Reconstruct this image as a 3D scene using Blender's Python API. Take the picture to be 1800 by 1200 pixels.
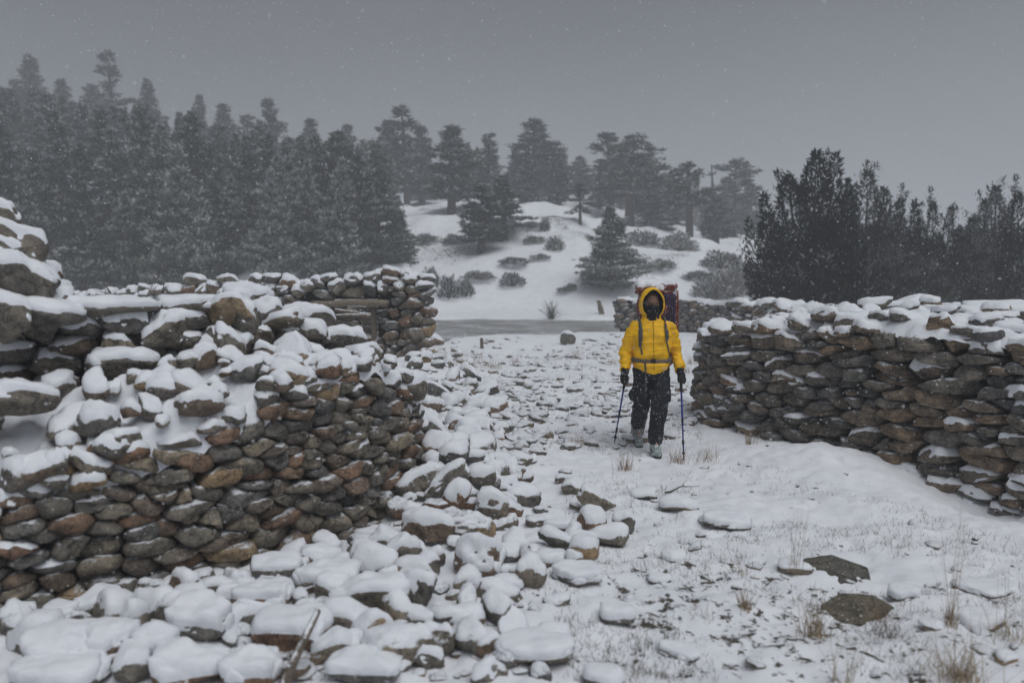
import bpy, bmesh, math, random
import numpy as np
from mathutils import Vector, Matrix
from mathutils.bvhtree import BVHTree

for o in list(bpy.data.objects):
    bpy.data.objects.remove(o, do_unlink=True)
SC = bpy.context.scene
COL = SC.collection
random.seed(11)
RNG = np.random.default_rng(11)
R = math.radians
np.seterr(all='ignore')

# ------------------------------------------------------------------ camera
FPX, CAMZ = 1400.0, 1.85                      # focal length in photo pixels (1800 wide), eye height
PITCH = math.atan(110 / FPX)
cd = bpy.data.cameras.new('camera')
cam = bpy.data.objects.new('camera', cd)
COL.objects.link(cam)
cam.location = (0, 0, CAMZ)
cam.rotation_euler = (R(90) - PITCH, 0, 0)
cd.sensor_width = 36
cd.lens = 36 * FPX / 1800
cd.clip_end = 2000
cd.dof.use_dof = True
cd.dof.focus_distance = 8.6
cd.dof.aperture_fstop = 1.3
SC.camera = cam

# ------------------------------------------------------------------ sky, sun, exposure
SUN_EL, SUN_AZ = R(62), R(145)
w = bpy.data.worlds.new('World')
SC.world = w
w.use_nodes = True
nt = w.node_tree
nt.nodes.clear()
n_out = nt.nodes.new('ShaderNodeOutputWorld')
n_bg = nt.nodes.new('ShaderNodeBackground')
n_sky = nt.nodes.new('ShaderNodeTexSky')
n_sky.sky_type = 'NISHITA'
n_sky.sun_disc = False
n_sky.sun_elevation = SUN_EL
n_sky.sun_rotation = SUN_AZ
n_sky.air_density = 1.0
n_sky.dust_density = 5.0
n_hs = nt.nodes.new('ShaderNodeHueSaturation')
n_hs.inputs['Saturation'].default_value = 0.3
n_mix = nt.nodes.new('ShaderNodeMix')
n_mix.data_type = 'RGBA'
n_mix.inputs[0].default_value = 0.85          # the cloud layer hides most of the clear sky
n_geo = nt.nodes.new('ShaderNodeTexCoord')
n_map = nt.nodes.new('ShaderNodeMapping')
n_map.inputs['Scale'].default_value = (1, 1, 2.6)
n_cl = nt.nodes.new('ShaderNodeTexNoise')
n_cl.inputs['Scale'].default_value = 1.6
n_cl.inputs['Detail'].default_value = 5
n_cr = nt.nodes.new('ShaderNodeValToRGB')
n_cr.color_ramp.elements[0].position = 0.3
n_cr.color_ramp.elements[0].color = (1.02, 1.11, 1.28, 1)
n_cr.color_ramp.elements[1].position = 0.75
n_cr.color_ramp.elements[1].color = (1.46, 1.56, 1.74, 1)
nt.links.new(n_geo.outputs['Generated'], n_map.inputs['Vector'])
nt.links.new(n_map.outputs[0], n_cl.inputs['Vector'])
nt.links.new(n_cl.outputs['Fac'], n_cr.inputs[0])
nt.links.new(n_sky.outputs[0], n_hs.inputs['Color'])
nt.links.new(n_hs.outputs[0], n_mix.inputs[6])
nt.links.new(n_cr.outputs[0], n_mix.inputs[7])
n_sx = nt.nodes.new('ShaderNodeSeparateXYZ')
nt.links.new(n_geo.outputs['Generated'], n_sx.inputs[0])
n_gr = nt.nodes.new('ShaderNodeValToRGB')      # heavier cloud overhead, paler snow-filled air low down
for k_, (p_, v_) in enumerate([(0.0, 1.2), (0.36, 0.55)]):
    n_gr.color_ramp.elements[k_].position = p_
    n_gr.color_ramp.elements[k_].color = (v_, v_, v_, 1)
n_gr.color_ramp.interpolation = 'EASE'
nt.links.new(n_sx.outputs[2], n_gr.inputs[0])
n_mg = nt.nodes.new('ShaderNodeMix'); n_mg.data_type = 'RGBA'; n_mg.blend_type = 'MULTIPLY'; n_mg.inputs[0].default_value = 1
nt.links.new(n_mix.outputs[2], n_mg.inputs[6]); nt.links.new(n_gr.outputs[0], n_mg.inputs[7])
nt.links.new(n_mg.outputs[2], n_bg.inputs['Color'])
n_bg.inputs['Strength'].default_value = 0.115
nt.links.new(n_bg.outputs[0], n_out.inputs['Surface'])

sd = bpy.data.lights.new('sun', 'SUN')
sd.energy = 1.5
sd.angle = R(48)
sd.color = (0.97, 0.985, 1.0)
sun = bpy.data.objects.new('sun', sd)
COL.objects.link(sun)
# direction towards the sun: azimuth measured like the sky texture (0 = +Y, clockwise)
sv = Vector((math.sin(SUN_AZ) * math.cos(SUN_EL), math.cos(SUN_AZ) * math.cos(SUN_EL), math.sin(SUN_EL)))
sun.rotation_euler = sv.to_track_quat('Z', 'Y').to_euler()
sun.location = sv * 50

vs = SC.view_settings
vs.view_transform = 'Standard'
vs.look = 'None'
vs.exposure = 0.28
vs.gamma = 1
vs.use_curve_mapping = False
SC.render.engine = 'CYCLES'
SC.cycles.use_denoising = True
SC.cycles.max_bounces = 6
SC.cycles.diffuse_bounces = 3
SC.cycles.glossy_bounces = 2
SC.cycles.transmission_bounces = 2
SC.cycles.volume_bounces = 1
SC.cycles.transparent_max_bounces = 4
SC.cycles.caustics_reflective = False
SC.cycles.caustics_refractive = False

# ------------------------------------------------------------------ helpers
def ray(u, v):
    xc, yc = (u - 900) / FPX, (600 - v) / FPX
    c, s = math.cos(PITCH), math.sin(PITCH)
    return xc, c + yc * s, -s + yc * c

def at(u, v, Y):
    d = ray(u, v)
    t = Y / d[1]
    return d[0] * t, Y, CAMZ + d[2] * t

def hashv(ix, iy, iz, seed):
    n = (ix.astype(np.int64) * 374761393 + iy.astype(np.int64) * 668265263 + iz.astype(np.int64) * 2147483647 + seed * 1274126177) & 0xFFFFFFFF
    n = ((n ^ (n >> 13)) * 1274126177) & 0xFFFFFFFF
    n = ((n ^ (n >> 16)) * 2246822519) & 0xFFFFFFFF
    n = n ^ (n >> 15)
    return (n & 0xFFFFFF) / float(0xFFFFFF) * 2 - 1

def noise3(p, seed=0):
    p = np.asarray(p, float)
    i = np.floor(p).astype(np.int64)
    f = p - i
    f = f * f * f * (f * (f * 6 - 15) + 10)
    r = 0
    for dx in (0, 1):
        wx = f[..., 0] if dx else 1 - f[..., 0]
        for dy in (0, 1):
            wy = f[..., 1] if dy else 1 - f[..., 1]
            for dz in (0, 1):
                wz = f[..., 2] if dz else 1 - f[..., 2]
                r = r + wx * wy * wz * hashv(i[..., 0] + dx, i[..., 1] + dy, i[..., 2] + dz, seed)
    return r

def fbm(p, oct=3, seed=0, gain=0.5):
    a, s, r = 1.0, 1.0, 0
    p = np.asarray(p, float)
    for k in range(oct):
        r = r + a * noise3(p * s, seed + 17 * k)
        a *= gain
        s *= 2.03
    return r

def noise2(x, y, seed=0):
    ix, iy = np.floor(x), np.floor(y)
    fx, fy = x - ix, y - iy
    fx = fx * fx * fx * (fx * (fx * 6 - 15) + 10)
    fy = fy * fy * fy * (fy * (fy * 6 - 15) + 10)
    ax, ay = ix.astype(np.int64).astype(np.uint32) * np.uint32(374761393), iy.astype(np.int64).astype(np.uint32) * np.uint32(668265263)
    sd_ = np.uint32((seed * 1274126177 + 97531) & 0xFFFFFFFF)
    def hv(a, b):
        n = a + b + sd_
        n = (n ^ (n >> np.uint32(13))) * np.uint32(1274126177)
        n = (n ^ (n >> np.uint32(16))) * np.uint32(2246822519)
        return (n ^ (n >> np.uint32(15))).astype(np.float32) * np.float32(2 / 4294967295.0) - 1
    bx, by = ax + np.uint32(374761393), ay + np.uint32(668265263)
    a0 = hv(ax, ay); a0 = a0 + (hv(bx, ay) - a0) * fx
    a1 = hv(ax, by); a1 = a1 + (hv(bx, by) - a1) * fx
    return a0 + (a1 - a0) * fy

def fbm2(x, y, sc, oct=3, seed=0):
    a, f, r = 1.0, sc, 0
    for k in range(oct):
        r = r + a * noise2(x * f, y * f, seed + 17 * k)
        a *= 0.5
        f *= 2.03
    return r

def sstep(a, b, x):
    t = np.clip((x - a) / (b - a), 0, 1)
    return t * t * (3 - 2 * t)

def mesh_np(name, V, F, smooth=True):
    V = np.ascontiguousarray(V, np.float32)
    F = np.ascontiguousarray(F, np.int32)
    m = bpy.data.meshes.new(name)
    m.vertices.add(len(V))
    m.vertices.foreach_set('co', V.ravel())
    k = F.shape[1]
    m.loops.add(F.size)
    m.loops.foreach_set('vertex_index', F.ravel())
    m.polygons.add(len(F))
    m.polygons.foreach_set('loop_start', np.arange(0, F.size, k, dtype=np.int32))
    m.polygons.foreach_set('loop_total', np.full(len(F), k, np.int32))
    if smooth:
        m.polygons.foreach_set('use_smooth', np.ones(len(F), bool))
    m.update(calc_edges=True)
    m.validate()
    return m

def obj(name, mesh, mat=None, parent=None, loc=None):
    o = bpy.data.objects.new(name, mesh)
    COL.objects.link(o)
    if mat is not None and mesh is not None and not mesh.materials:
        mesh.materials.append(mat)
    if parent is not None:
        o.parent = parent
    if loc is not None:
        o.location = loc
    return o

def tag(o, label=None, cat=None, group=None, kind=None):
    if label: o['label'] = label
    if cat: o['category'] = cat
    if group: o['group'] = group
    if kind: o['kind'] = kind
    return o

def empty(name, loc=(0, 0, 0)):
    o = bpy.data.objects.new(name, None)
    COL.objects.link(o)
    o.location = loc
    return o

def ico(sub):
    bm = bmesh.new()
    bmesh.ops.create_icosphere(bm, subdivisions=sub, radius=1)
    V = np.array([v.co[:] for v in bm.verts])
    F = np.array([[v.index for v in f.verts] for f in bm.faces])
    bm.free()
    return V / np.linalg.norm(V, axis=1)[:, None], F
ICO2, ICO3, ICO4 = ico(2), ico(3), ico(4)

def vnormals(V, F):
    a, b, c = V[F[:, 0]], V[F[:, 1]], V[F[:, 2]]
    n = np.cross(b - a, c - a)
    N = np.zeros_like(V)
    for k in range(3):
        np.add.at(N, F[:, k], n)
    return N / (np.linalg.norm(N, axis=1)[:, None] + 1e-12)

def rotm(rx, ry, rz):
    return np.array((Matrix.Rotation(rz, 3, 'Z') @ Matrix.Rotation(ry, 3, 'Y') @ Matrix.Rotation(rx, 3, 'X')))

# ------------------------------------------------------------------ materials
class NT:
    def __init__(s, name):
        s.m = bpy.data.materials.new(name)
        s.m.use_nodes = True
        s.t = s.m.node_tree
        s.t.nodes.clear()
        s.out = s.t.nodes.new('ShaderNodeOutputMaterial')
        s.b = s.t.nodes.new('ShaderNodeBsdfPrincipled')
        s.b.inputs['Specular IOR Level'].default_value = 0.25
        s.t.links.new(s.b.outputs[0], s.out.inputs['Surface'])
    def n(s, typ, **kw):
        nd = s.t.nodes.new('ShaderNode' + typ)
        for k, v in kw.items():
            setattr(nd, k, v)
        return nd
    def l(s, a, b): s.t.links.new(a, b)
    def noise(s, vec, scale, detail=4, rough=0.55):
        nd = s.n('TexNoise')
        nd.inputs['Scale'].default_value = scale
        nd.inputs['Detail'].default_value = detail
        nd.inputs['Roughness'].default_value = rough
        if vec is not None: s.l(vec, nd.inputs['Vector'])
        return nd.outputs['Fac']
    def ramp(s, fac, stops):
        nd = s.n('ValToRGB')
        e = nd.color_ramp.elements
        while len(e) < len(stops): e.new(0.5)
        for k, (p, c) in enumerate(stops):
            e[k].position = p
            e[k].color = tuple(c) + (1,) if len(c) == 3 else c
        s.l(fac, nd.inputs[0])
        return nd.outputs[0]
    def math(s, op, a, b=None, clamp=False):
        nd = s.n('Math', operation=op, use_clamp=clamp)
        for k, x in enumerate((a, b)):
            if x is None: continue
            if isinstance(x, (int, float)): nd.inputs[k].default_value = x
            else: s.l(x, nd.inputs[k])
        return nd.outputs[0]
    def mix(s, fac, a, b, mode='MIX'):
        nd = s.n('Mix', data_type='RGBA', blend_type=mode)
        for k, x in ((0, fac), (6, a), (7, b)):
            if isinstance(x, (int, float)): nd.inputs[k].default_value = x
            elif isinstance(x, tuple): nd.inputs[k].default_value = x + (1,) if len(x) == 3 else x
            else: s.l(x, nd.inputs[k])
        return nd.outputs[2]
    def rng(s, x, a, b, c=0.0, d=1.0):
        nd = s.n('MapRange', interpolation_type='SMOOTHSTEP')
        s.l(x, nd.inputs[0])
        for k, v in enumerate((a, b, c, d)): nd.inputs[k + 1].default_value = v
        return nd.outputs[0]
    def bump(s, h, strength=0.5, dist=0.01):
        nd = s.n('Bump')
        nd.inputs['Strength'].default_value = strength
        nd.inputs['Distance'].default_value = dist
        s.l(h, nd.inputs['Height'])
        s.l(nd.outputs[0], s.b.inputs['Normal'])
        return nd
    def col(s, c):
        if isinstance(c, tuple): s.b.inputs['Base Color'].default_value = c + (1,) if len(c) == 3 else c
        else: s.l(c, s.b.inputs['Base Color'])
    def set(s, k, v): s.b.inputs[k].default_value = v

SNOW = (0.80, 0.82, 0.86)

def stone_mat(name, stops, thr, soft=0.12, rnd='object', snow_noise=0.5, nscale=1.0, strata=0.0):
    """stone with a colour of its own for each piece, mottling, lichen flecks and a dusting of snow on upward faces"""
    k = NT(name)
    pos = k.n('NewGeometry')
    P, N = pos.outputs['Position'], pos.outputs['Normal']
    r = k.n('ObjectInfo').outputs['Random'] if rnd == 'object' else pos.outputs['Random Per Island']
    base = k.ramp(r, stops)
    n1 = k.noise(P, 9 * nscale, 5, 0.65)
    n2 = k.noise(P, 45 * nscale, 4, 0.7)
    n3 = k.noise(P, 3.1 * nscale, 3)
    mott = k.ramp(n1, [(0.3, (0.45, 0.45, 0.45)), (0.52, (0.95, 0.95, 0.95)), (0.72, (1.45, 1.38, 1.28))])
    c = k.mix(1.0, base, mott, 'MULTIPLY')
    sp = k.ramp(n2, [(0.35, (0.62, 0.62, 0.63)), (0.6, (1.12, 1.1, 1.06))])
    c = k.mix(0.8, c, sp, 'MULTIPLY')
    if strata:
        mp = k.n('Mapping'); mp.inputs['Scale'].default_value = (5, 5, 60); mp.inputs['Rotation'].default_value = (.12, .2, 0)
        k.l(P, mp.inputs['Vector'])
        st = k.noise(mp.outputs[0], 1.0, 3, .6)
        c = k.mix(strata, c, k.ramp(st, [(.35, (.5, .5, .5)), (.5, (1, 1, 1)), (.65, (1.35, 1.3, 1.22))]), 'MULTIPLY')
    vo = k.n('TexVoronoi', feature='DISTANCE_TO_EDGE'); vo.inputs['Scale'].default_value = 7 * nscale
    wp = k.mix(.12, P, k.n('TexNoise').outputs['Color']); k.l(wp, vo.inputs['Vector'])
    crack = k.rng(vo.outputs['Distance'], 0.0, 0.03)
    c = k.mix(k.math('MULTIPLY', k.math('SUBTRACT', 1.0, crack), .55), c, (0.03, 0.028, 0.026))
    lich = k.rng(n3, 0.6, 0.72)
    c = k.mix(k.math('MULTIPLY', lich, 0.35), c, (0.16, 0.155, 0.13))
    sx = k.n('SeparateXYZ')
    k.l(N, sx.inputs[0])
    ns = k.noise(P, 14 * nscale, 4, 0.6)
    h = k.math('ADD', sx.outputs[2], k.math('MULTIPLY', k.math('SUBTRACT', ns, 0.5), snow_noise * 2))
    sn = k.rng(h, thr - soft, thr + soft)
    # stray flakes caught on rough faces
    n5 = k.noise(P, 60 * nscale, 2, 0.5)
    fl = k.math('MULTIPLY', k.rng(n5, 0.66, 0.71), k.rng(sx.outputs[2], -0.15, 0.6))
    sn = k.math('MAXIMUM', sn, k.math('MULTIPLY', fl, 0.75))
    c = k.mix(sn, c, SNOW)
    k.col(c)
    k.set('Roughness', 0.8)
    hh = k.math('ADD', k.math('ADD', k.math('MULTIPLY', n1, 1.0), k.math('MULTIPLY', n2, 0.7)), k.math('MULTIPLY', crack, .35))
    hh = k.math('ADD', hh, k.math('MULTIPLY', sn, 0.6))
    k.bump(hh, 0.9, 0.024)
    return k.m

RIVER = [(0.0, (0.165, 0.158, 0.145)), (0.16, (0.25, 0.225, 0.185)), (0.30, (0.15, 0.148, 0.147)), (0.44, (0.27, 0.232, 0.18)),
         (0.56, (0.20, 0.197, 0.19)), (0.68, (0.225, 0.165, 0.122)), (0.78, (0.27, 0.168, 0.115)), (0.87, (0.215, 0.20, 0.175)), (0.95, (0.32, 0.27, 0.205)), (1.0, (0.42, 0.29, 0.165))]
SCHIST = [(0.0, (0.145, 0.144, 0.147)), (0.22, (0.205, 0.196, 0.178)), (0.40, (0.265, 0.218, 0.168)), (0.58, (0.18, 0.178, 0.176)),
          (0.74, (0.275, 0.205, 0.146)), (0.88, (0.225, 0.215, 0.198)), (1.0, (0.32, 0.225, 0.152))]
HUTC = [(p, tuple(x * 1.05 for x in c)) for p, c in RIVER]
M_river = stone_mat('cobble_stone', RIVER, 0.93)
M_schist = stone_mat('schist_stone', SCHIST, 0.90, snow_noise=0.6, strata=.7)
M_slab = stone_mat('wall_slab_stone', [(0, (.15, .145, .135)), (.35, (.21, .19, .16)), (.7, (.17, .163, .152)), (1, (.235, .195, .15))], 0.93)
M_hut = stone_mat('hut_stone', HUTC, 0.78)
M_rubble = stone_mat('rubble_stone', RIVER, 0.42, snow_noise=0.6)
M_rubble_bare = stone_mat('bare_slab_stone', [(0, (0.135, 0.13, 0.115)), (1, (0.17, 0.15, 0.115))], 1.6)
M_far = stone_mat('far_stone', SCHIST, 0.72, nscale=0.5)
M_bits = stone_mat('scattered_stone', SCHIST, 0.34, rnd='island', snow_noise=0.5)

def snow_mat(name, bump=0.55, dist=0.014):
    k = NT(name)
    P = k.n('NewGeometry').outputs['Position']
    a, b_ = k.noise(P, 7, 5, 0.6), k.noise(P, 70, 3, 0.6)
    k.col(k.ramp(a, [(0.3, (0.74, 0.76, 0.81)), (0.7, (0.84, 0.855, 0.885))]))
    k.set('Roughness', 0.75)
    k.bump(k.math('ADD', k.math('MULTIPLY', a, .8), k.math('MULTIPLY', b_, 0.5)), bump, dist)
    return k.m
M_snow = snow_mat('fresh_snow')

def ground_mat():
    k = NT('snowy_ground')
    g = k.n('NewGeometry')
    P = g.outputs['Position']
    at_ = k.n('Attribute', attribute_name='bare')
    bare = at_.outputs['Fac']
    n1 = k.noise(P, 5.5, 6, 0.68)
    n2 = k.noise(P, 24, 4, 0.65)
    n3 = k.noise(P, 90, 3, 0.6)
    snowc = k.ramp(k.noise(P, 1.7, 4), [(0.3, (0.75, 0.77, 0.815)), (0.7, (0.84, 0.855, 0.885))])
    soil = k.ramp(n3, [(0.3, (0.035, 0.032, 0.028)), (0.55, (0.085, 0.075, 0.06)), (0.75, (0.16, 0.135, 0.095))])
    f = k.math('ADD', k.math('MULTIPLY', n1, 0.7), k.math('MULTIPLY', n2, 0.45))
    f = k.math('ADD', f, bare)
    f = k.rng(f, 0.735, 0.80)
    k.col(k.mix(f, snowc, soil))
    k.set('Roughness', 0.8)
    hh = k.math('ADD', k.math('MULTIPLY', n2, 0.6), k.math('MULTIPLY', n3, 0.3))
    hh = k.math('SUBTRACT', hh, k.math('MULTIPLY', f, 0.7))
    k.bump(hh, 0.55, 0.02)
    return k.m
M_ground = ground_mat()

def simple(name, c, rough=0.7, nscale=20, var=0.35, bump=0.3, dist=0.004, snow=None, sat=None):
    k = NT(name)
    tc = k.n('TexCoord').outputs['Object']
    n1 = k.noise(tc, nscale, 5, 0.6)
    lo, hi = tuple(x * (1 - var) for x in c), tuple(min(1, x * (1 + var)) for x in c)
    cc = k.ramp(n1, [(0.3, lo), (0.7, hi)])
    if snow is not None:
        g = k.n('NewGeometry')
        sx = k.n('SeparateXYZ')
        k.l(g.outputs['Normal'], sx.inputs[0])
        ns = k.noise(g.outputs['Position'], 25, 4, 0.6)
        h = k.math('ADD', sx.outputs[2], k.math('MULTIPLY', k.math('SUBTRACT', ns, 0.5), 1.1))
        cc = k.mix(k.rng(h, snow - 0.12, snow + 0.12), cc, SNOW)
    k.col(cc)
    k.set('Roughness', rough)
    if bump: k.bump(n1, bump, dist)
    return k.m

M_core = simple('wall_earth_core', (0.04, 0.036, 0.031), 0.9, 12, 0.5, 0.6, 0.03)
M_wood = simple('weathered_timber', (0.14, 0.115, 0.09), 0.85, 30, 0.45, 0.6, 0.01, snow=0.8)
M_bark = simple('conifer_bark', (0.065, 0.055, 0.048), 0.9, 6, 0.4, 0.5, 0.03)
M_dead = simple('dead_wood', (0.11, 0.10, 0.09), 0.9, 6, 0.4, 0.5, 0.03)

def foliage_mat(name, c0, c1, snowamt, snowcol=(0.42, 0.43, 0.44)):
    k = NT(name)
    g = k.n('NewGeometry')
    r = g.outputs['Random Per Island']
    tc = k.n('TexCoord').outputs['Object']
    n1 = k.noise(tc, 0.9, 3)
    c = k.mix(r, c0, c1)
    c = k.mix(1.0, c, k.ramp(n1, [(0.3, (0.7, 0.7, 0.7)), (0.7, (1.3, 1.3, 1.25))]), 'MULTIPLY')
    ro = k.n('ObjectInfo').outputs['Random']
    c = k.mix(1.0, c, k.ramp(ro, [(0, (.5, .5, .5)), (1, (1.9, 1.85, 1.75))]), 'MULTIPLY')
    at_ = k.n('Attribute', attribute_name='dust')
    f = k.rng(at_.outputs['Fac'], 1 - snowamt - 0.12, 1 - snowamt + 0.12)
    c = k.mix(f, c, snowcol)
    k.col(c)
    k.set('Roughness', 0.85)
    k.set('Specular IOR Level', 0.1)
    return k.m
M_fol = foliage_mat('pine_needles', (0.036, 0.041, 0.032), (0.062, 0.066, 0.052), 0.36)
M_fol_g = foliage_mat('frosted_needles', (0.048, 0.053, 0.042), (0.082, 0.085, 0.070), 0.48)
M_jun = foliage_mat('juniper_foliage', (0.011, 0.014, 0.012), (0.024, 0.028, 0.023), 0.15, (0.24, 0.25, 0.27))
M_jun2 = foliage_mat('frosted_juniper_foliage', (0.022, 0.025, 0.022), (0.042, 0.045, 0.040), 0.26, (0.30, 0.31, 0.33))
M_shrub = foliage_mat('frosted_shrub', (0.075, 0.068, 0.060), (0.12, 0.11, 0.10), 0.4)

# ------------------------------------------------------------------ terrain
def segdist(x, y, pts):
    d = np.full(np.shape(x), 1e9)
    for (ax, ay), (bx, by) in zip(pts[:-1], pts[1:]):
        vx, vy = bx - ax, by - ay
        t = np.clip(((x - ax) * vx + (y - ay) * vy) / (vx * vx + vy * vy), 0, 1)
        d = np.minimum(d, np.hypot(x - ax - t * vx, y - ay - t * vy))
    return d

LEFT_BASE = [(-4.1, 2.8), (-2.72, 4.15), (-1.74, 4.82), (-1.10, 5.52), (-0.74, 6.3), (-0.80, 7.05), (-1.2, 7.8), (-1.9, 8.4)]
LEFT_FILL = [(-4.6, 4.3), (-3.3, 5.2), (-2.3, 5.8), (-1.75, 6.6), (-1.8, 7.4)]
RIGHT_BASE = [(3.5, 11.2), (2.7, 10.95), (2.45, 10.2), (2.69, 9.4), (3.37, 8.42), (4.37, 6.8), (5.3, 5.3), (6.2, 3.8)]
AZ_K = np.array([-1.6, -0.65, -0.45, -0.2, -0.02, 0.08, 0.2, 0.32, 0.45, 0.7, 1.6])
SL_K = np.array([0.40, 0.40, 0.37, 0.27, 0.32, 0.335, 0.26, 0.175, 0.06, 0.03, 0.03])

def pond_f(x, y):
    """1 inside the frozen pond"""
    near = np.interp(x, [-30, -2.6, 0, 3.2, 5.2, 9], [22, 23.6, 27.5, 31, 38, 42])
    far = np.interp(x, [-30, -2.6, 2, 5, 9], [42, 41.5, 41, 40.5, 40])
    wob = fbm2(x, y, 0.55, 3, 5) * 1.1
    return sstep(-0.8, 0.8, y - near - wob) * sstep(-0.8, 0.8, far - y + wob)

def hgt(x, y):
    x, y = np.asarray(x, float), np.asarray(y, float)
    az = x / np.maximum(y, 1.0)
    z = 0.035 * fbm2(x, y, 0.8, 3, 1) + 0.022 * fbm2(x, y, 3.2, 3, 2) * sstep(40, 12, y)
    z += 0.016 * fbm2(x, y, 11.0, 3, 3) * sstep(20, 9, y)
    # rubble mound round the near wall's broken end and along its foot
    dl = segdist(x, y, LEFT_BASE)
    z += 0.16 * np.exp(-(dl / 0.5) ** 2) * sstep(5.4, 6.6, y)
    z += 0.34 * np.exp(-((x + 0.5) / 0.42) ** 2 - ((y - 6.5) / 0.75) ** 2)
    z += 0.10 * np.exp(-((x + 0.9) / 1.4) ** 2 - ((y - 4.7) / 1.0) ** 2)
    # rubble below the hut's corner
    z += 0.42 * np.exp(-((x + 1.75) / 1.1) ** 2 - ((y - 14.2) / 2.0) ** 2)
    z += 0.18 * np.exp(-((x + 1.3) / 0.9) ** 2 - ((y - 11.0) / 2.0) ** 2)
    # drift in front of the other wall, hollow under its near part
    z += 0.19 * np.exp(-((x - 3.0) / 0.7) ** 2 - ((y - 7.75) / 0.7) ** 2)
    z -= 0.22 * np.exp(-((x - 4.15) / 0.5) ** 2 - ((y - 6.75) / 0.6) ** 2)
    # far ground, pond and hill
    z += 0.25 * sstep(15, 24, y) * fbm2(x, y, 0.12, 2, 8)
    p = pond_f(x, y)
    z = z * (1 - p) + (-0.62) * p
    d = np.maximum(0, y - 46 + 2.0 * fbm2(x, y, 0.08, 2, 9))
    sl = np.interp(az, AZ_K, SL_K)
    cap = np.interp(az, [-0.5, -0.2, 0.05, 0.3, 0.6], [95, 60, 42, 40, 60])
    rise = cap * (1 - np.exp(-d / cap)) * sl * sstep(0, 9, d) + 0.9 * sstep(0, 4, d)
    z += rise + sstep(2, 20, d) * (0.8 * fbm2(x, y, 0.11, 3, 10) + 0.25 * fbm2(x, y, 0.45, 2, 12))
    return z

def h1(x, y):
    """ground height read from the built sheet"""
    i = min(max(int(np.searchsorted(gx, x)) - 1, 0), nx - 2)
    j = min(max(int(np.searchsorted(gy, y)) - 1, 0), ny - 2)
    fx, fy = (x - gx[i]) / (gx[i + 1] - gx[i]), (y - gy[j]) / (gy[j + 1] - gy[j])
    return float((ZZ[j, i] * (1 - fx) + ZZ[j, i + 1] * fx) * (1 - fy) + (ZZ[j + 1, i] * (1 - fx) + ZZ[j + 1, i + 1] * fx) * fy)

def ghit(u, v):
    """where the line of sight through a photo pixel meets the ground"""
    d = ray(u, v)
    t = 2.0
    st = 0.25
    while t < 200:
        if CAMZ + d[2] * (t + st) < h1(d[0] * (t + st), d[1] * (t + st)):
            if st < 0.004: break
            st *= 0.5
        else:
            t += st
    return np.array([d[0] * t, d[1] * t, CAMZ + d[2] * t])

def spaced(parts):
    out = []
    for a, b, st0, st1 in parts:
        x = a
        while (x < b - 1e-6):
            out.append(x)
            f = (x - a) / (b - a)
            x += st0 * (st1 / st0) ** f
    out.append(parts[-1][1])
    return np.array(out)

gx = np.concatenate([-spaced([(4.2, 30, 0.045, 1.2), (30, 260, 1.2, 9)])[::-1], spaced([(-4.17, 6, 0.034, 0.034), (6.0, 34, 0.04, 1.2), (34, 260, 1.2, 9)])])
gx = np.unique(np.round(gx, 4))
gy = spaced([(-18, 2.6, 1.5, 0.1), (2.6, 11, 0.028, 0.044), (11, 46, 0.055, 0.5), (46, 130, 0.5, 1.6), (130, 420, 1.8, 12)])
XX, YY = np.meshgrid(gx, gy)
ZZ = hgt(XX, YY)
nx, ny = len(gx), len(gy)
idx = np.arange(nx * ny).reshape(ny, nx)
GF = np.stack([idx[:-1, :-1], idx[:-1, 1:], idx[1:, 1:], idx[1:, :-1]], -1).reshape(-1, 4)
gm = mesh_np('ground', np.stack([XX, YY, ZZ], -1).reshape(-1, 3), GF)
# how much soil and turf shows through the snow (wear with a shape of its own)
bare = -0.055 + 0.10 * fbm2(XX, YY, 0.35, 2, 31)
bare += 0.13 * np.exp(-((XX - 1.0) / 1.6) ** 2) * sstep(8.4, 10.5, YY) * sstep(24, 17, YY)
bare += 0.115 * np.exp(-((XX - 2.4) / 1.5) ** 2 - ((YY - 4.5) / 1.2) ** 2)
bare += 0.10 * np.exp(-((XX - 0.9) / 0.8) ** 2 - ((YY - 4.5) / 1.3) ** 2)
bare -= 0.22 * np.exp(-((XX - 3.0) / 0.9) ** 2 - ((YY - 7.6) / 0.9) ** 2)
bare -= 0.25 * sstep(-0.3, -1.2, XX) * sstep(9, 7, YY)
bare -= 0.05 * sstep(19, 30, YY)
bare += sstep(49, 58, YY) * (0.09 + 0.20 * fbm2(XX, YY * .7, .28, 4, 77) + .06 * sstep(-2, 14, XX))
a = gm.attributes.new('bare', 'FLOAT', 'POINT')
a.data.foreach_set('value', bare.astype(np.float32).ravel())
tag(obj('ground', gm, M_ground), kind='structure')

# pond
k = NT('frozen_slush')
P = k.n('NewGeometry').outputs['Position']
n1 = k.noise(P, 0.45, 6, 0.65)
n2 = k.noise(P, 5, 4, 0.65)
k.col(k.ramp(k.math('ADD', k.math('MULTIPLY', n1, 0.6), k.math('MULTIPLY', n2, 0.4)), [(0.38, (0.20, 0.20, 0.195)), (0.50, (0.29, 0.29, 0.29)), (0.58, (0.46, 0.47, 0.49)), (0.66, (0.70, 0.72, 0.75))]))
k.set('Roughness', 0.55)
k.bump(n2, 0.3, 0.02)
px = np.linspace(-34, 12, 60); py = np.linspace(20, 45, 40)
PX, PY = np.meshgrid(px, py)
ii = np.arange(2400).reshape(40, 60)
tag(obj('frozen_pond', mesh_np('frozen_pond', np.stack([PX, PY, np.full_like(PX, -0.30)], -1).reshape(-1, 3),
    np.stack([ii[:-1, :-1], ii[:-1, 1:], ii[1:, 1:], ii[1:, :-1]], -1).reshape(-1, 4)), k.m), kind='structure')

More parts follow.
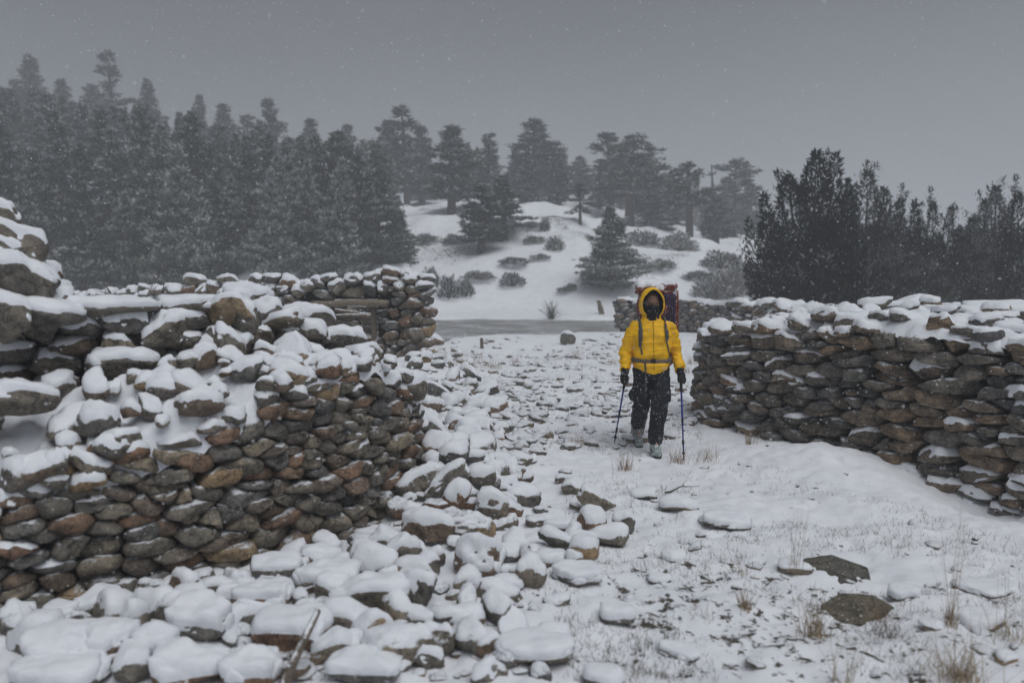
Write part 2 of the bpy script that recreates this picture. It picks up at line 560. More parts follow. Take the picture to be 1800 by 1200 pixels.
# ------------------------------------------------------------------ stones
def boulder(size, seed, sub=ICO3, ncut=5, cut=(0.62, 0.92), box=2.6, rough=0.07, rot=(0, 0, 0)):
    rg = np.random.default_rng(seed)
    D, F = sub
    # superquadric to rounded box
    V = D / (np.sum(np.abs(D) ** box, axis=1) ** (1 / box))[:, None]
    for _ in range(ncut):
        n = rg.normal(size=3); n /= np.linalg.norm(n)
        d = rg.uniform(*cut)
        t = V @ n - d
        V = V - np.clip(t, 0, None)[:, None] * n * 0.9
    V = V * (1 + rough * fbm(D * 1.7 + seed * 3.1, 3, seed % 97))[:, None]
    V = V * (np.array(size) / 2)
    return V @ rotm(*rot).T, F

def slab_stone(size, seed, sub=ICO4, rot=(0, 0, 0), nexp=6, rough=.05):
    """flat broken slab: polygon outline, crisp rim, slightly uneven faces"""
    rg = np.random.default_rng(seed)
    n = rg.integers(5, 8)
    an = np.sort((np.arange(n) + rg.uniform(-.32, .32, n)) * 2 * np.pi / n)
    d = rg.uniform(.55, 1.0, n)
    D, F = sub
    th = np.arctan2(D[:, 1], D[:, 0])
    g = np.clip(np.cos(th[:, None] - an[None]), 0, None) / d
    Rr = np.minimum((np.sum(g ** 40, axis=1) + 1e-9) ** (-1 / 40), 1.3)
    sl = np.abs(D[:, 2]); cl = np.sqrt(np.clip(1 - sl ** 2, 0, 1))
    nf = (cl ** nexp + sl ** nexp) ** (-1 / nexp)
    V = np.stack([Rr * cl * nf * np.cos(th), Rr * cl * nf * np.sin(th), sl * nf * np.sign(D[:, 2])], 1)
    V = V * (1 + rough * fbm(V * 2.6 + seed, 3, seed % 83))[:, None]
    V[:, 2] += .22 * fbm(V * np.array([1.3, 1.3, .1]) + seed, 3, 5)
    V = V * (np.array(size) / 2)
    return V @ rotm(*rot).T, F

def snow_cap(V, F, t, lo=0.12, hi=0.62, seed=0, freq=9, keep=0.955):
    hi = max(hi, lo + 0.75)
    N = vnormals(V, F)
    nz = N[:, 2] + 0.26 * fbm(V * freq + seed * 1.7, 3, 7 + seed % 50) + .22 * fbm(V * freq * 3.1 + seed, 2, 3)
    wgt = sstep(lo, hi, nz)
    c = V.mean(0)
    ins = keep + (1 - keep) * np.clip(wgt * 4, 0, 1)
    C = c + (V - c) * ins[:, None]
    lump = 1 + 0.28 * fbm(V * 13 + 3.3, 2, 5)
    C = C + (np.array([0, 0, 0.95]) + N * 0.22) * (t * wgt * lump)[:, None]
    kf = wgt[F].max(1) > 0
    Fk = F[kf]
    used = np.unique(Fk)
    mp = -np.ones(len(V), int)
    mp[used] = np.arange(len(used))
    if len(Fk) < 4: return None
    return C[used], mp[Fk]

def poly_clip(poly, n, d):
    out = []
    m = len(poly)
    for i in range(m):
        p, q = poly[i], poly[(i + 1) % m]
        a, b = p[0] * n[0] + p[1] * n[1] - d, q[0] * n[0] + q[1] * n[1] - d
        if a <= 0: out.append(p)
        if a * b < 0:
            t = a / (a - b)
            out.append((p[0] + (q[0] - p[0]) * t, p[1] + (q[1] - p[1]) * t))
    return out

def cells(s0, s1, z0, zmax, top, wmean, hmean, seed, jit=0.35, small=0.25, drop=0.10, block=1.15):
    """irregular courses of stones: anisotropic Voronoi cells in (distance along wall, height)"""
    rg = random.Random(seed)
    A = wmean / hmean * block
    pts = []
    z = z0 - hmean
    row = 0
    while z < zmax + 1.6 * hmean:
        hr = hmean * rg.uniform(0.75, 1.3)
        s = s0 - wmean * (1 + rg.random())
        while s < s1 + 2 * wmean:
            ww = wmean * rg.choice([0.5, 0.7, 0.9, 1.0, 1.15, 1.4, 1.75])
            s += ww / 2
            zz = z + hr / 2 + rg.uniform(-jit, jit) * hr
            if rg.random() < small:
                pts.append((s - ww * .15, zz + hr * .28)); pts.append((s + ww * .15, zz - hr * .28))
            else:
                pts.append((s + rg.uniform(-.12, .12) * ww, zz))
            s += ww / 2
        z += hr
        row += 1
    pts = [p for p in pts if rg.random() > drop]
    Pn = np.array(pts)
    Q = Pn / np.array([A, 1.0])
    out = []
    for i in range(len(Q)):
        if not (s0 <= Pn[i, 0] <= s1 and z0 - 0.3 * hmean <= Pn[i, 1] <= top(Pn[i, 0]) - 0.35 * hmean): continue
        dd = np.hypot(*(Q - Q[i]).T)
        nb = np.argsort(dd)[1:22]
        B = hmean * 1.7
        poly = [(Q[i, 0] - B, Q[i, 1] - B * .75), (Q[i, 0] + B, Q[i, 1] - B * .75), (Q[i, 0] + B, Q[i, 1] + B * .75), (Q[i, 0] - B, Q[i, 1] + B * .75)]
        for j in nb:
            n = (Q[j] - Q[i]) / dd[j]
            poly = poly_clip(poly, n, float(n @ (Q[i] + Q[j]) / 2))
        pl = np.array(poly) * np.array([A, 1.0])
        out.append(pl)
    return out

class Path:
    def __init__(s, pts, n=24):
        P = [Vector((p[0], p[1], 0)) for p in pts]
        out = []
        for i in range(len(P) - 1):
            p0, p1, p2, p3 = P[max(i - 1, 0)], P[i], P[i + 1], P[min(i + 2, len(P) - 1)]
            for k in range(n):
                t = k / n
                out.append(0.5 * ((2 * p1) + (p2 - p0) * t + (2 * p0 - 5 * p1 + 4 * p2 - p3) * t * t + (3 * p1 - p0 - 3 * p2 + p3) * t ** 3))
        out.append(P[-1])
        s.P = np.array([v[:2] for v in out])
        s.S = np.concatenate([[0], np.cumsum(np.hypot(*np.diff(s.P, axis=0).T))])
        s.L = s.S[-1]
    def pos(s, t): return np.array([np.interp(t, s.S, s.P[:, 0]), np.interp(t, s.S, s.P[:, 1])])
    def tan(s, t):
        d = s.pos(min(t + 0.05, s.L)) - s.pos(max(t - 0.05, 0))
        return d / (np.linalg.norm(d) + 1e-9)
    def near(s, x, y):
        return s.S[np.argmin(np.hypot(s.P[:, 0] - x, s.P[:, 1] - y))]

def wall_stone(pl, path, side, depth, off, seed, sub=ICO3, nexp=3.2, pn=7, cuts=1, fill=0.985, z_of=None, batter=0.0, tilt=0.06, rough=0.05, yaw=0.1):
    rg = np.random.default_rng(seed)
    c = pl.mean(0)
    q = pl - c
    e = np.roll(q, -1, axis=0) - q
    n = np.stack([e[:, 1], -e[:, 0]], 1)
    ln = np.linalg.norm(n, axis=1)
    ok = ln > 1e-6
    n, qq = n[ok] / ln[ok][:, None], q[ok]
    d = np.sum(n * qq, axis=1)
    if np.median(d) < 0: n, d = -n, -d
    d = np.maximum(d, 0.012)
    D, F = sub
    th = np.arctan2(D[:, 2], D[:, 0])
    dirs = np.stack([np.cos(th), np.sin(th)], 1)
    g = np.clip(dirs @ n.T, 0, None) / d
    Rr = (np.sum(g ** pn, axis=1) + 1e-9) ** (-1 / pn) * fill
    sl = np.abs(D[:, 1])
    cl = np.sqrt(np.clip(1 - sl ** 2, 0, 1))
    nf = (cl ** nexp + sl ** nexp) ** (-1 / nexp)
    rho, wv = cl * nf, sl * nf * np.sign(D[:, 1])
    V = np.stack([Rr * rho * dirs[:, 0], -wv * depth / 2, Rr * rho * dirs[:, 1]], 1)
    sz = np.array([np.ptp(V[:, 0]), depth, np.ptp(V[:, 2])])
    for _ in range(cuts):
        m = np.array([rg.normal() * .5, -1.0, rg.normal() * .6]); m /= np.linalg.norm(m)
        t = (V @ m) - depth / 2 * rg.uniform(0.7, 0.95)
        V = V - np.clip(t, 0, None)[:, None] * m
    mn = sz.min()
    V = V + D * (rough * mn * 1.6 * fbm(D * 1.6 + seed * 1.3, 3, seed % 91))[:, None]
    V = V @ rotm(rg.normal() * tilt, rg.normal() * tilt, rg.normal() * yaw).T
    T = path.tan(c[0])
    Nn = np.array([T[1], -T[0]]) * side         # outward
    p = path.pos(c[0]) + Nn * (off - batter * c[1] + rg.normal() * 0.022)
    # local x along T, local -y outward
    X = V[:, 0:1] * T[None] - V[:, 1:2] * Nn[None]
    z = c[1] if z_of is None else z_of(c[0], c[1])
    return np.concatenate([X, V[:, 2:3]], 1), F, (p[0], p[1], z)

def fixw(V, F):
    """make triangles face outward"""
    a, b, c = V[F[:, 0]], V[F[:, 1]], V[F[:, 2]]
    s = np.sum(np.cross(b - a, c - a) * (a - V.mean(0)))
    return F if s > 0 else F[:, ::-1]

def add_stone(name, V, F, loc, mat, parent, cap=0.0, seed=0, lo=0.12, hi=0.62, freq=9):
    F = fixw(V, F)
    o = obj(name, mesh_np(name, V, F), mat, parent, loc)
    if cap > 0:
        r = snow_cap(V, F, cap, lo, hi, seed, freq)
        if r is not None:
            obj('snow_cap', mesh_np('snow_cap', r[0], r[1]), M_snow, o)
    return o

def core_strip(name, path, side, s0, s1, ztop, front, back, parent, mat, z0=-0.35, n=60, batter=0.0):
    """earth and small fill inside a wall"""
    ss = np.linspace(s0, s1, n)
    V = []
    for t in ss:
        T = path.tan(t); Nn = np.array([T[1], -T[0]]) * side
        p = path.pos(t)
        zt = ztop(t)
        for dd, z in ((front, z0), (front - batter * zt, zt), (-back, zt), (-back, z0)):
            q = p + Nn * dd
            V.append((q[0], q[1], z))
    V = np.array(V)
    F = []
    for i in range(n - 1):
        for j in range(3):
            F.append((i * 4 + j, i * 4 + j + 1, i * 4 + 4 + j + 1, i * 4 + 4 + j))
    F.append((0, 1, 2, 3)); F.append((n * 4 - 4, n * 4 - 3, n * 4 - 2, n * 4 - 1))
    return obj(name, mesh_np(name, V, np.array(F), smooth=False), mat, parent)

def snow_sheet(name, path, side, s0, s1, zf, o0, o1, parent, n=160, m=26, amp=0.035, seed=3, skirt=0.10):
    """lying snow over a wall top: uneven blanket between two offsets, edges tucked down between the stones"""
    ss = np.linspace(s0, s1, n); rr = np.linspace(0, 1, m)
    V = np.zeros((n, m, 3))
    for i, t in enumerate(ss):
        T = path.tan(t); Nn = np.array([T[1], -T[0]]) * side
        p = path.pos(t)
        wob0 = 0.06 * float(noise3(np.array([t * 3.0, 0.3, seed]), seed)); wob1 = 0.06 * float(noise3(np.array([t * 3.0, 7.3, seed]), seed))
        for j, r in enumerate(rr):
            off = (o0(t) if callable(o0) else o0) * (1 - r) + (o1(t) if callable(o1) else o1) * r + wob0 * (1 - r) + wob1 * r
            q = p + Nn * off
            edge = min(r, 1 - r) / 0.12
            e2 = min(i, n - 1 - i) / 6
            V[i, j] = (q[0], q[1], zf(t, r) - skirt * (1 - min(1, edge)) ** 2 - skirt * 2 * (1 - min(1, e2)) ** 2)
    Vf = V.reshape(-1, 3)
    Vf[:, 2] += amp * fbm(Vf * np.array([5, 5, 0]) + seed, 3, seed) + amp * .4 * noise3(Vf * np.array([17, 17, 0]), seed + 3)
    ii = np.arange(n * m).reshape(n, m)
    F = np.stack([ii[:-1, :-1], ii[:-1, 1:], ii[1:, 1:], ii[1:, :-1]], -1).reshape(-1, 4)
    a, b, c = Vf[F[0, 0]], Vf[F[0, 1]], Vf[F[0, 2]]
    if np.cross(b - a, c - a)[2] < 0: F = F[:, ::-1]
    o = obj(name, mesh_np(name, Vf, F), M_snow, parent)
    o['kind'] = 'stuff'
    return o

# ------------------------------------------------------------------ near wall (curved, broken)
LW = tag(empty('stone_wall', (-1.8, 5.0, 0)), 'near curved dry-stone wall of rounded cobbles, broken and snow-covered along its top', 'stone wall')
LW.location = (0, 0, 0)
lp = Path(LEFT_BASE)
S_ = lambda x, y: lp.near(x, y)
tk = [0, S_(-2.77, 4.3), S_(-2.25, 4.62), S_(-1.6, 5.1), S_(-1.3, 5.48), S_(-1.05, 5.85), S_(-0.92, 6.2), S_(-0.82, 6.5), S_(-0.82, 6.95), S_(-0.95, 7.4), lp.L]
tv = [0.62, 0.74, 0.91, 1.15, 1.28, 1.34, 1.10, 0.80, 0.58, 0.5, 0.45]
ltop = lambda s: float(np.interp(s, tk, tv))
for i, pl in enumerate(cells(S_(-3.35, 3.6), S_(-1.05, 7.6), -0.08, 1.4, ltop, 0.18, 0.098, 5, jit=.42, small=0.2, drop=.13, block=1.3)):
    V, F, loc = wall_stone(pl, lp, 1, 0.27, -0.09, 100 + i, nexp=random.choice([2.8, 3.6, 5, 7]), pn=random.choice([6, 9, 14, 24]), cuts=random.choice([2, 3, 4, 5]), batter=0.05, fill=random.uniform(.95, 1.05), rough=random.uniform(.05, .13), tilt=.10)
    topst = loc[2] > ltop(pl[:, 0].mean()) - 0.15
    add_stone('stone', V, F, loc, M_river, LW, cap=random.uniform(.02, .035) if topst else (.015 if random.random() < .06 else 0), seed=i, lo=.15 if topst else .5)
core_strip('earth_core', lp, 1, S_(-3.9, 3.2), S_(-1.4, 8.0), lambda s: ltop(s) - 0.16, -0.17, 0.55, LW, M_core, batter=0.05)
# inner leaf that stands higher behind the broken ledge
LIN = [(-4.9, 3.9), (-3.75, 4.75), (-2.95, 5.15), (-2.2, 5.62), (-1.62, 6.15), (-1.27, 6.75), (-1.2, 7.3)]
ip = Path(LIN)
I_ = lambda x, y: ip.near(x, y)
ik = [0, I_(-3.75, 4.75), I_(-3.25, 5.0), I_(-2.85, 5.2), I_(-2.5, 5.43), I_(-2.2, 5.62), I_(-1.85, 5.92), I_(-1.62, 6.15), I_(-1.4, 6.5), I_(-1.27, 6.75), ip.L]
iv = [2.5, 2.4, 2.15, 1.70, 1.68, 1.72, 1.70, 1.52, 1.33, 1.20, 1.0]
itop = lambda s: float(np.interp(s, ik, iv))
for i, pl in enumerate(cells(I_(-4.3, 4.35), I_(-1.24, 7.0), 0.95, 2.6, itop, 0.22, 0.13, 8, small=0.25)):
    V, F, loc = wall_stone(pl, ip, 1, 0.36, random.uniform(-.1, .06), 700 + i, nexp=random.choice([2.4, 3, 4]), pn=random.choice([5, 7, 12]), cuts=2, fill=random.uniform(.9, 1.03), tilt=0.16, rough=.09)
    topst = loc[2] > itop(pl[:, 0].mean()) - 0.2
    add_stone('stone', V, F, loc, M_river, LW, cap=0.035 if topst else 0.02, seed=i, lo=0.1 if topst else 0.4)
core_strip('earth_core', ip, 1, I_(-4.6, 4.1), I_(-1.24, 7.1), lambda s: itop(s) - 0.22, -0.12, 0.45, LW, M_core)
# the sloping ledge between them: lying snow and tumbled stones
def ledge_z(s, r):
    z0 = ltop(s) - 0.02
    p = lp.pos(s); T = lp.tan(s)
    zi = min(itop(ip.near(p[0] - 0.5, p[1] + 0.55)) - 0.35, z0 + 0.42)
    return z0 + (max(zi, z0 - 0.1) - z0) * r ** 0.8
LDW = lambda s: -np.interp(s, [0, S_(-2.77, 4.3), S_(-1.6, 5.1), S_(-1.05, 5.85), S_(-0.82, 6.6), lp.L], [0.72, 0.70, 0.58, 0.42, 0.36, 0.36])
snow_sheet('lying_snow', lp, 1, S_(-3.7, 3.4), S_(-1.0, 7.5), lambda s, r: ledge_z(s, r) - .06, -0.09, LDW, LW, n=260, m=44, amp=0.065, seed=4, skirt=.16)
for i in range(130):
    s = S_(-3.3, 3.8) + (S_(-0.95, 7.3) - S_(-3.3, 3.8)) * ((i * 0.618) % 1)
    r = random.uniform(0.02, 1.0)
    T = lp.tan(s); Nn = np.array([T[1], -T[0]])
    p = lp.pos(s) + Nn * float(LDW(s)) * r
    sz = random.choice([.1, .13, .16, .2, .24, .3]) * random.uniform(.85, 1.2)
    V, F = boulder((sz, sz * random.uniform(.6, .9), sz * random.uniform(.45, .75)), 3000 + i, box=random.choice([2.4, 3, 3.8]), rough=.1, rot=(random.gauss(0, .35), random.gauss(0, .35), random.uniform(0, 6.3)))
    add_stone('stone', V, F, (p[0], p[1], ledge_z(s, r) + sz * random.uniform(-.12, .1)), M_rubble, LW, cap=random.uniform(.012, .035), seed=i, lo=random.uniform(.05, .4), freq=9)
# big flat coping slabs along the inner leaf
for i, (u, v, Y, wpx, hpx, tl) in enumerate([(190, 545, 5.3, 190, 34, 0), (335, 540, 5.7, 150, 34, -.05), (440, 525, 6.15, 110, 38, .05), (540, 562, 6.5, 105, 44, .12), (605, 598, 6.5, 92, 38, 0), (470, 590, 6.0, 90, 50, .1),
        (5, 392, 4.9, 60, 60, .2), (20, 440, 4.9, 130, 84, .3), (35, 492, 4.85, 170, 80, .22), (5, 560, 4.7, 120, 80, .1), (35, 700, 4.5, 150, 60, .05), (290, 585, 5.45, 95, 58, .12), (435, 566, 5.7, 64, 54, 0),
        (60, 540, 4.9, 190, 50, .2), (215, 640, 5.2, 140, 50, .12), (400, 615, 5.65, 110, 60, -.05)]):
    x, y, z = at(u, v, Y)
    wm, hm = wpx * Y / FPX, hpx * Y / FPX
    wm *= .86
    V, F = boulder((wm, wm * .66, hm * 1.0), 3300 + i, sub=ICO4, ncut=7, box=random.choice([2.6, 3.2]), rough=.11, rot=(random.gauss(0, .06), tl, random.uniform(-.4, .3) + 0.5))
    add_stone('stone', V, F, (x, y, z), M_slab, LW, cap=0.034, seed=i + 80, lo=0.12, freq=8)

# ------------------------------------------------------------------ wall on the other side of the gap
RW = tag(empty('stone_wall'), 'broad dry-stone wall of flat brown and grey slabs beside the hiker, snow along its top', 'stone wall')
rp = Path(RIGHT_BASE)
Q_ = lambda x, y: rp.near(x, y)
rk = [0, Q_(2.5, 10.4), Q_(2.6, 9.7), Q_(3.1, 8.8), Q_(3.75, 7.8), Q_(4.15, 7.15), Q_(4.45, 6.7), Q_(4.9, 5.9), rp.L]
rv = [1.22, 1.22, 1.27, 1.42, 1.43, 1.37, 1.30, 1.28, 1.2]
rtop = lambda s: float(np.interp(s, rk, rv))
for i, pl in enumerate(cells(Q_(3.1, 11.05), Q_(5.1, 5.6), -0.25, 1.5, rtop, 0.29, 0.136, 21, jit=0.32, small=0.2, drop=.08, block=1.45)):
    V, F, loc = wall_stone(pl, rp, 1, 0.36, -0.1 + random.gauss(0, .02), 1200 + i, nexp=random.choice([4, 6, 9]), pn=random.choice([9, 16, 26]), cuts=random.choice([1, 2, 3]), fill=random.uniform(.88, .97), batter=0.02, tilt=0.09, rough=random.uniform(.06, .11), yaw=0.2)
    sm = pl[:, 0].mean()
    topst = loc[2] > rtop(sm) - 0.16
    foot = loc[2] < 0.22 and random.random() < 0.5
    add_stone('stone', V, F, loc, M_schist, RW, cap=0.04 if topst else (0.03 if foot or random.random() < 0.16 else 0), seed=i, lo=0.25, hi=0.7)
core_strip('earth_core', rp, 1, Q_(3.3, 11.15), Q_(5.9, 4.3), lambda s: rtop(s) - 0.13, -0.2, 1.55, RW, M_core, batter=0.02)
def rtopz(s, r): return rtop(s) - 0.02 + 0.10 * r
snow_sheet('lying_snow', rp, 1, Q_(2.9, 11.0), Q_(5.9, 4.3), rtopz, -0.02, -1.6, RW, n=200, m=40, amp=0.05, seed=6)
for i in range(84):
    s = Q_(2.75, 10.95) + (Q_(5.2, 5.45) - Q_(2.75, 10.95)) * ((i * 0.618 + 0.2) % 1)
    r = ((i * 0.754877) % 1)
    T = rp.tan(s); Nn = np.array([T[1], -T[0]])
    p = rp.pos(s) + Nn * (-0.12 - 1.42 * r)
    sz = random.uniform(0.16, 0.46)
    V, F = boulder((sz, sz * random.uniform(.55, .85), sz * random.uniform(.18, .42)), 3500 + i, ncut=8, box=3.4, rough=.12, rot=(random.gauss(0, .17), random.gauss(0, .17), random.uniform(0, 6.3)))
    add_stone('stone', V, F, (p[0], p[1], rtopz(s, r) + sz * random.uniform(-.06, .1)), M_schist, RW, cap=random.uniform(.015, .04), seed=i + 9, lo=random.uniform(.1, .4), freq=6)
for i, (u, v, Y, wpx, hpx) in enumerate([(1600, 540, 10.3, 90, 34), (1560, 545, 10.2, 70, 26), (1640, 540, 10.0, 60, 30), (1740, 592, 7.05, 58, 30), (1790, 556, 8.6, 120, 34), (1690, 560, 8.8, 130, 34), (1745, 548, 9.2, 110, 36)]):
    x, y, z = at(u, v, Y)
    V, F = boulder((wpx * Y / FPX, wpx * Y / FPX * .6, hpx * Y / FPX), 3700 + i, ncut=6, box=3.4, rot=(random.gauss(0, .1), random.gauss(0, .1), random.uniform(-.6, .6)))
    add_stone('stone', V, F, (x, y, z), M_schist, RW, cap=0.035 if i != 3 else 0.015, seed=i + 40, lo=0.2, freq=6)

# ------------------------------------------------------------------ ruined hut wall with a timber lintel
HW = tag(empty('ruined_hut_wall'), 'ruined hut wall of round cobbles with a timber lintel over its dark doorway', 'stone wall')
x0, _, _ = at(60, 500, 16.4); x1, _, _ = at(727, 500, 15.0)
hp = Path([(x0, 16.4), ((x0 + x1) / 2, 15.7), (x1, 15.0), (x1 + 0.03, 15.1), (x1 + 0.02, 15.75)], n=20)
hs = lambda u: float(np.interp(u, [(900 + FPX * q[0] / q[1]) for q in hp.P[:40]], hp.S[:40]))
s_end = hs(750)
hk = [hs(70), hs(165), hs(300), hs(330), hs(450), hs(600), hs(735), hp.L]
hv = [1.55, 1.68, 1.76, 1.90, 1.93, 1.97, 2.03, 2.0]
htop = lambda s: float(np.interp(s, hk, hv))
op0, op1 = hs(574), hs(654)
zl = at(600, 541, 15.15)[2]                    # underside of the lintel
for i, pl in enumerate(cells(hs(100), hp.L, 0.3, 2.05, htop, 0.30, 0.185, 33, small=0.35)):
    c = pl.mean(0)
    if c[0] < hs(560) and c[1] < 1.15: continue                     # wholly behind the near wall
    if op0 - 0.06 < c[0] < op1 + 0.06 and c[1] < zl + 0.2: continue
    if op0 - 0.5 < c[0] < op1 + 0.35 and zl - 0.02 < c[1] < zl + 0.2: continue
    V, F, loc = wall_stone(pl, hp, 1, 0.34, -0.06, 1900 + i, sub=ICO3, nexp=random.choice([2.4, 3, 4]), pn=random.choice([5, 7, 12]), cuts=2, tilt=0.14, fill=random.uniform(.88, 1.02), rough=.08)
    topst = loc[2] > htop(c[0]) - 0.36
    add_stone('stone', V, F, loc, M_hut, HW, cap=0.04 if topst else 0, seed=i, lo=0.15)
core_strip('earth_core', hp, 1, hs(80), op0 - 0.04, lambda s: htop(s) - 0.25, -0.12, 0.5, HW, M_core)
core_strip('earth_core', hp, 1, op1 + 0.08, s_end - 0.06, lambda s: htop(s) - 0.22, -0.12, 0.5, HW, M_core)
core_strip('earth_core', hp, 1, op0 - 0.04, op1 + 0.08, lambda s: htop(s) - 0.22, -0.12, 0.5, HW, M_core, z0=zl + 0.16)
snow_sheet('lying_snow', hp, 1, hs(85), hs(745), lambda s, r: htop(s) - 0.13, -0.08, -0.5, HW, n=120, m=10, amp=0.03, seed=9)

def tube_np(pts, rad, seg=8, cap=True, flat=1.0, seed=None, rough=0.0):
    pts = np.array(pts, float)
    n = len(pts)
    rad = np.full(n, rad) if np.isscalar(rad) else np.array(rad, float)
    d = np.gradient(pts, axis=0)
    d /= np.linalg.norm(d, axis=1)[:, None] + 1e-9
    ref = np.array([0, 0, 1.0]) if abs(d[0, 2]) < 0.9 else np.array([1.0, 0, 0])
    V = []
    th = np.linspace(0, 2 * np.pi, seg, endpoint=False)
    for i in range(n):
        a = np.cross(ref, d[i]); a /= np.linalg.norm(a) + 1e-9
        b = np.cross(d[i], a)
        r = rad[i]
        V.append(pts[i] + r * (np.cos(th)[:, None] * a + flat * np.sin(th)[:, None] * b))
        ref = b if abs(np.dot(b, d[i])) < 0.9 else ref
    V = np.concatenate(V)
    if rough and seed is not None:
        V = V + rough * np.stack([noise3(V * 9 + k * 7.7, seed + k) for k in range(3)], 1)
    F = []
    for i in range(n - 1):
        for j in range(seg):
            F.append((i * seg + j, i * seg + (j + 1) % seg, (i + 1) * seg + (j + 1) % seg, (i + 1) * seg + j))
    V = np.concatenate([V, [pts[0]], [pts[-1]]])
    if cap:
        for j in range(seg):
            F.append((n * seg, (j + 1) % seg, j, j))
            F.append((n * seg + 1, (n - 1) * seg + j, (n - 1) * seg + (j + 1) % seg, (n - 1) * seg + (j + 1) % seg))
    return V, F

def quads_mesh(name, parts, smooth=True):
    """parts: list of (V, faces) -> one mesh, quads that repeat an index become triangles"""
    vs_, fs, o = [], [], 0
    for V, F in parts:
        vs_.append(np.asarray(V)); 
        for f in F:
            g = []
            for q in f:
                if q + o not in g: g.append(int(q) + o)
            fs.append(g)
        o += len(V)
    m = bpy.data.meshes.new(name)
    m.from_pydata(np.concatenate(vs_).tolist(), [], fs)
    m.update()
    if smooth:
        m.polygons.foreach_set('use_smooth', np.ones(len(m.polygons), bool))
    return m

def beam(name, a, b, w_, h_, mat, parent=None, seed=1, n=10):
    """rough-hewn timber, four-sided with worn edges"""
    a, b = np.array(a), np.array(b)
    t = np.linspace(0, 1, n)
    pts = a + (b - a) * t[:, None]
    pts = pts + 0.012 * np.stack([noise3(np.stack([t * 5, t * 0 + k, t * 0 + seed], 1), seed) for k in range(3)], 1)
    V, F = tube_np(pts, w_ / 2, seg=10, flat=h_ / w_, seed=seed, rough=0.012)
    return obj(name, quads_mesh(name, [(V, F)]), mat, parent)

a = at(548, 533, 15.25); b = at(682, 531, 14.9)
M_lint = simple('bare_timber', (0.20, 0.165, 0.125), 0.85, 30, 0.4, 0.6, 0.01)
beam('lintel', (a[0], a[1] - 0.0, zl + 0.08), (b[0], b[1] - 0.0, zl + 0.10), 0.2, 0.13, M_lint, HW, 3)
a = at(657, 560, 15.12)
beam('door_jamb', (a[0], a[1] - 0.03, 0.2), (a[0], a[1] - 0.03, zl + 0.03), 0.09, 0.12, M_wood, HW, 5)
for i in range(8):
    q0 = at(560 + random.uniform(-20, 20), 545 + i * 11, 16.1 + random.uniform(0, 0.7)); q1 = at(675 + random.uniform(-20, 20), 552 + i * 11 + random.uniform(-12, 20), 16.3 + random.uniform(0, 0.7))
    o = beam('fallen_log', q0, q1, 0.13, 0.12, M_wood, None, 30 + i)
    tag(o, 'weathered snow-dusted log lying inside the doorway of the ruined hut', 'log', 'fallen timbers inside the ruined hut')
# its rear wall, seen through the doorway
HB = tag(empty('ruined_hut_wall'), 'dark rear wall of the ruined hut, seen through its doorway', 'stone wall')
bp = Path([(x0 + 1.5, 19.2), (x1 - 0.2, 18.0)])
for i, pl in enumerate(cells(bp.near(*at(520, 560, 18.4)[:2]), bp.near(*at(700, 560, 18.2)[:2]), 0.2, 1.3, lambda s: 1.35, 0.32, 0.2, 44)):
    V, F, loc = wall_stone(pl, bp, 1, 0.3, 0, 2600 + i, sub=ICO2, nexp=2.6)
    add_stone('stone', V, F, loc, M_river, HB)
core_strip('earth_core', bp, 1, 0.3, bp.L, lambda s: 1.2, -0.1, 0.4, HB, M_core)

# ------------------------------------------------------------------ middle and far walls
MW = tag(empty('stone_wall'), 'low snow-topped stone wall just behind the broad slab wall, before the dark junipers', 'stone wall')
a, b = at(1290, 540, 17.5), at(1700, 540, 13.2)
mp_ = Path([(a[0], 17.5), ((a[0] + b[0]) / 2, 15.4), (b[0], 13.2)])
mtop = lambda s: 1.36 + 0.10 * math.sin(s * 1.7) * 0.5
for i, pl in enumerate(cells(0.1, mp_.L, 0.95, 1.5, mtop, 0.34, 0.16, 55, small=0.1)):
    V, F, loc = wall_stone(pl, mp_, 1, 0.36, 0, 2800 + i, sub=ICO3, nexp=3.4, pn=8, cuts=2, tilt=0.12)
    add_stone('stone', V, F, loc, M_schist, MW, cap=0.04 if loc[2] > 1.2 else 0.02, seed=i, lo=0.15)
core_strip('earth_core', mp_, 1, 0.2, mp_.L, lambda s: mtop(s) - 0.15, -0.1, 0.55, MW, M_core)
snow_sheet('lying_snow', mp_, 1, 0.1, mp_.L, lambda s, r: mtop(s) - 0.02, -0.05, -0.6, MW, n=110, m=12, amp=0.05, seed=12)

FW = tag(empty('stone_wall'), 'distant grey stone wall behind the hiker, below the hill', 'stone wall')
a, b, c_ = at(1093, 540, 30.5), at(1215, 540, 29.0), at(1420, 540, 24.5)
fp = Path([(a[0] + 0.15, 31.2), (a[0], 30.5), (b[0], 29.0), (c_[0], 24.5)])
fz = lambda s: float(np.interp(s, [0, fp.L], [-0.05, 0.1]))
ftop = lambda s: 1.08 + 0.05 * math.sin(s * 2.3)
for i, pl in enumerate(cells(0, fp.L, 0.0, 1.2, ftop, 0.36, 0.19, 66, small=0.1)):
    V, F, loc = wall_stone(pl, fp, 1, 0.36, 0, 3900 + i, sub=ICO2, nexp=2.8)
    add_stone('stone', V, F, loc, M_far, FW)
core_strip('earth_core', fp, 1, 0.05, fp.L, lambda s: ftop(s) - 0.15, -0.1, 0.5, FW, M_core)
snow_sheet('lying_snow', fp, 1, 0.1, fp.L, lambda s, r: ftop(s) + 0.02, 0.02, -0.6, FW, n=100, m=10, amp=0.05, seed=14)

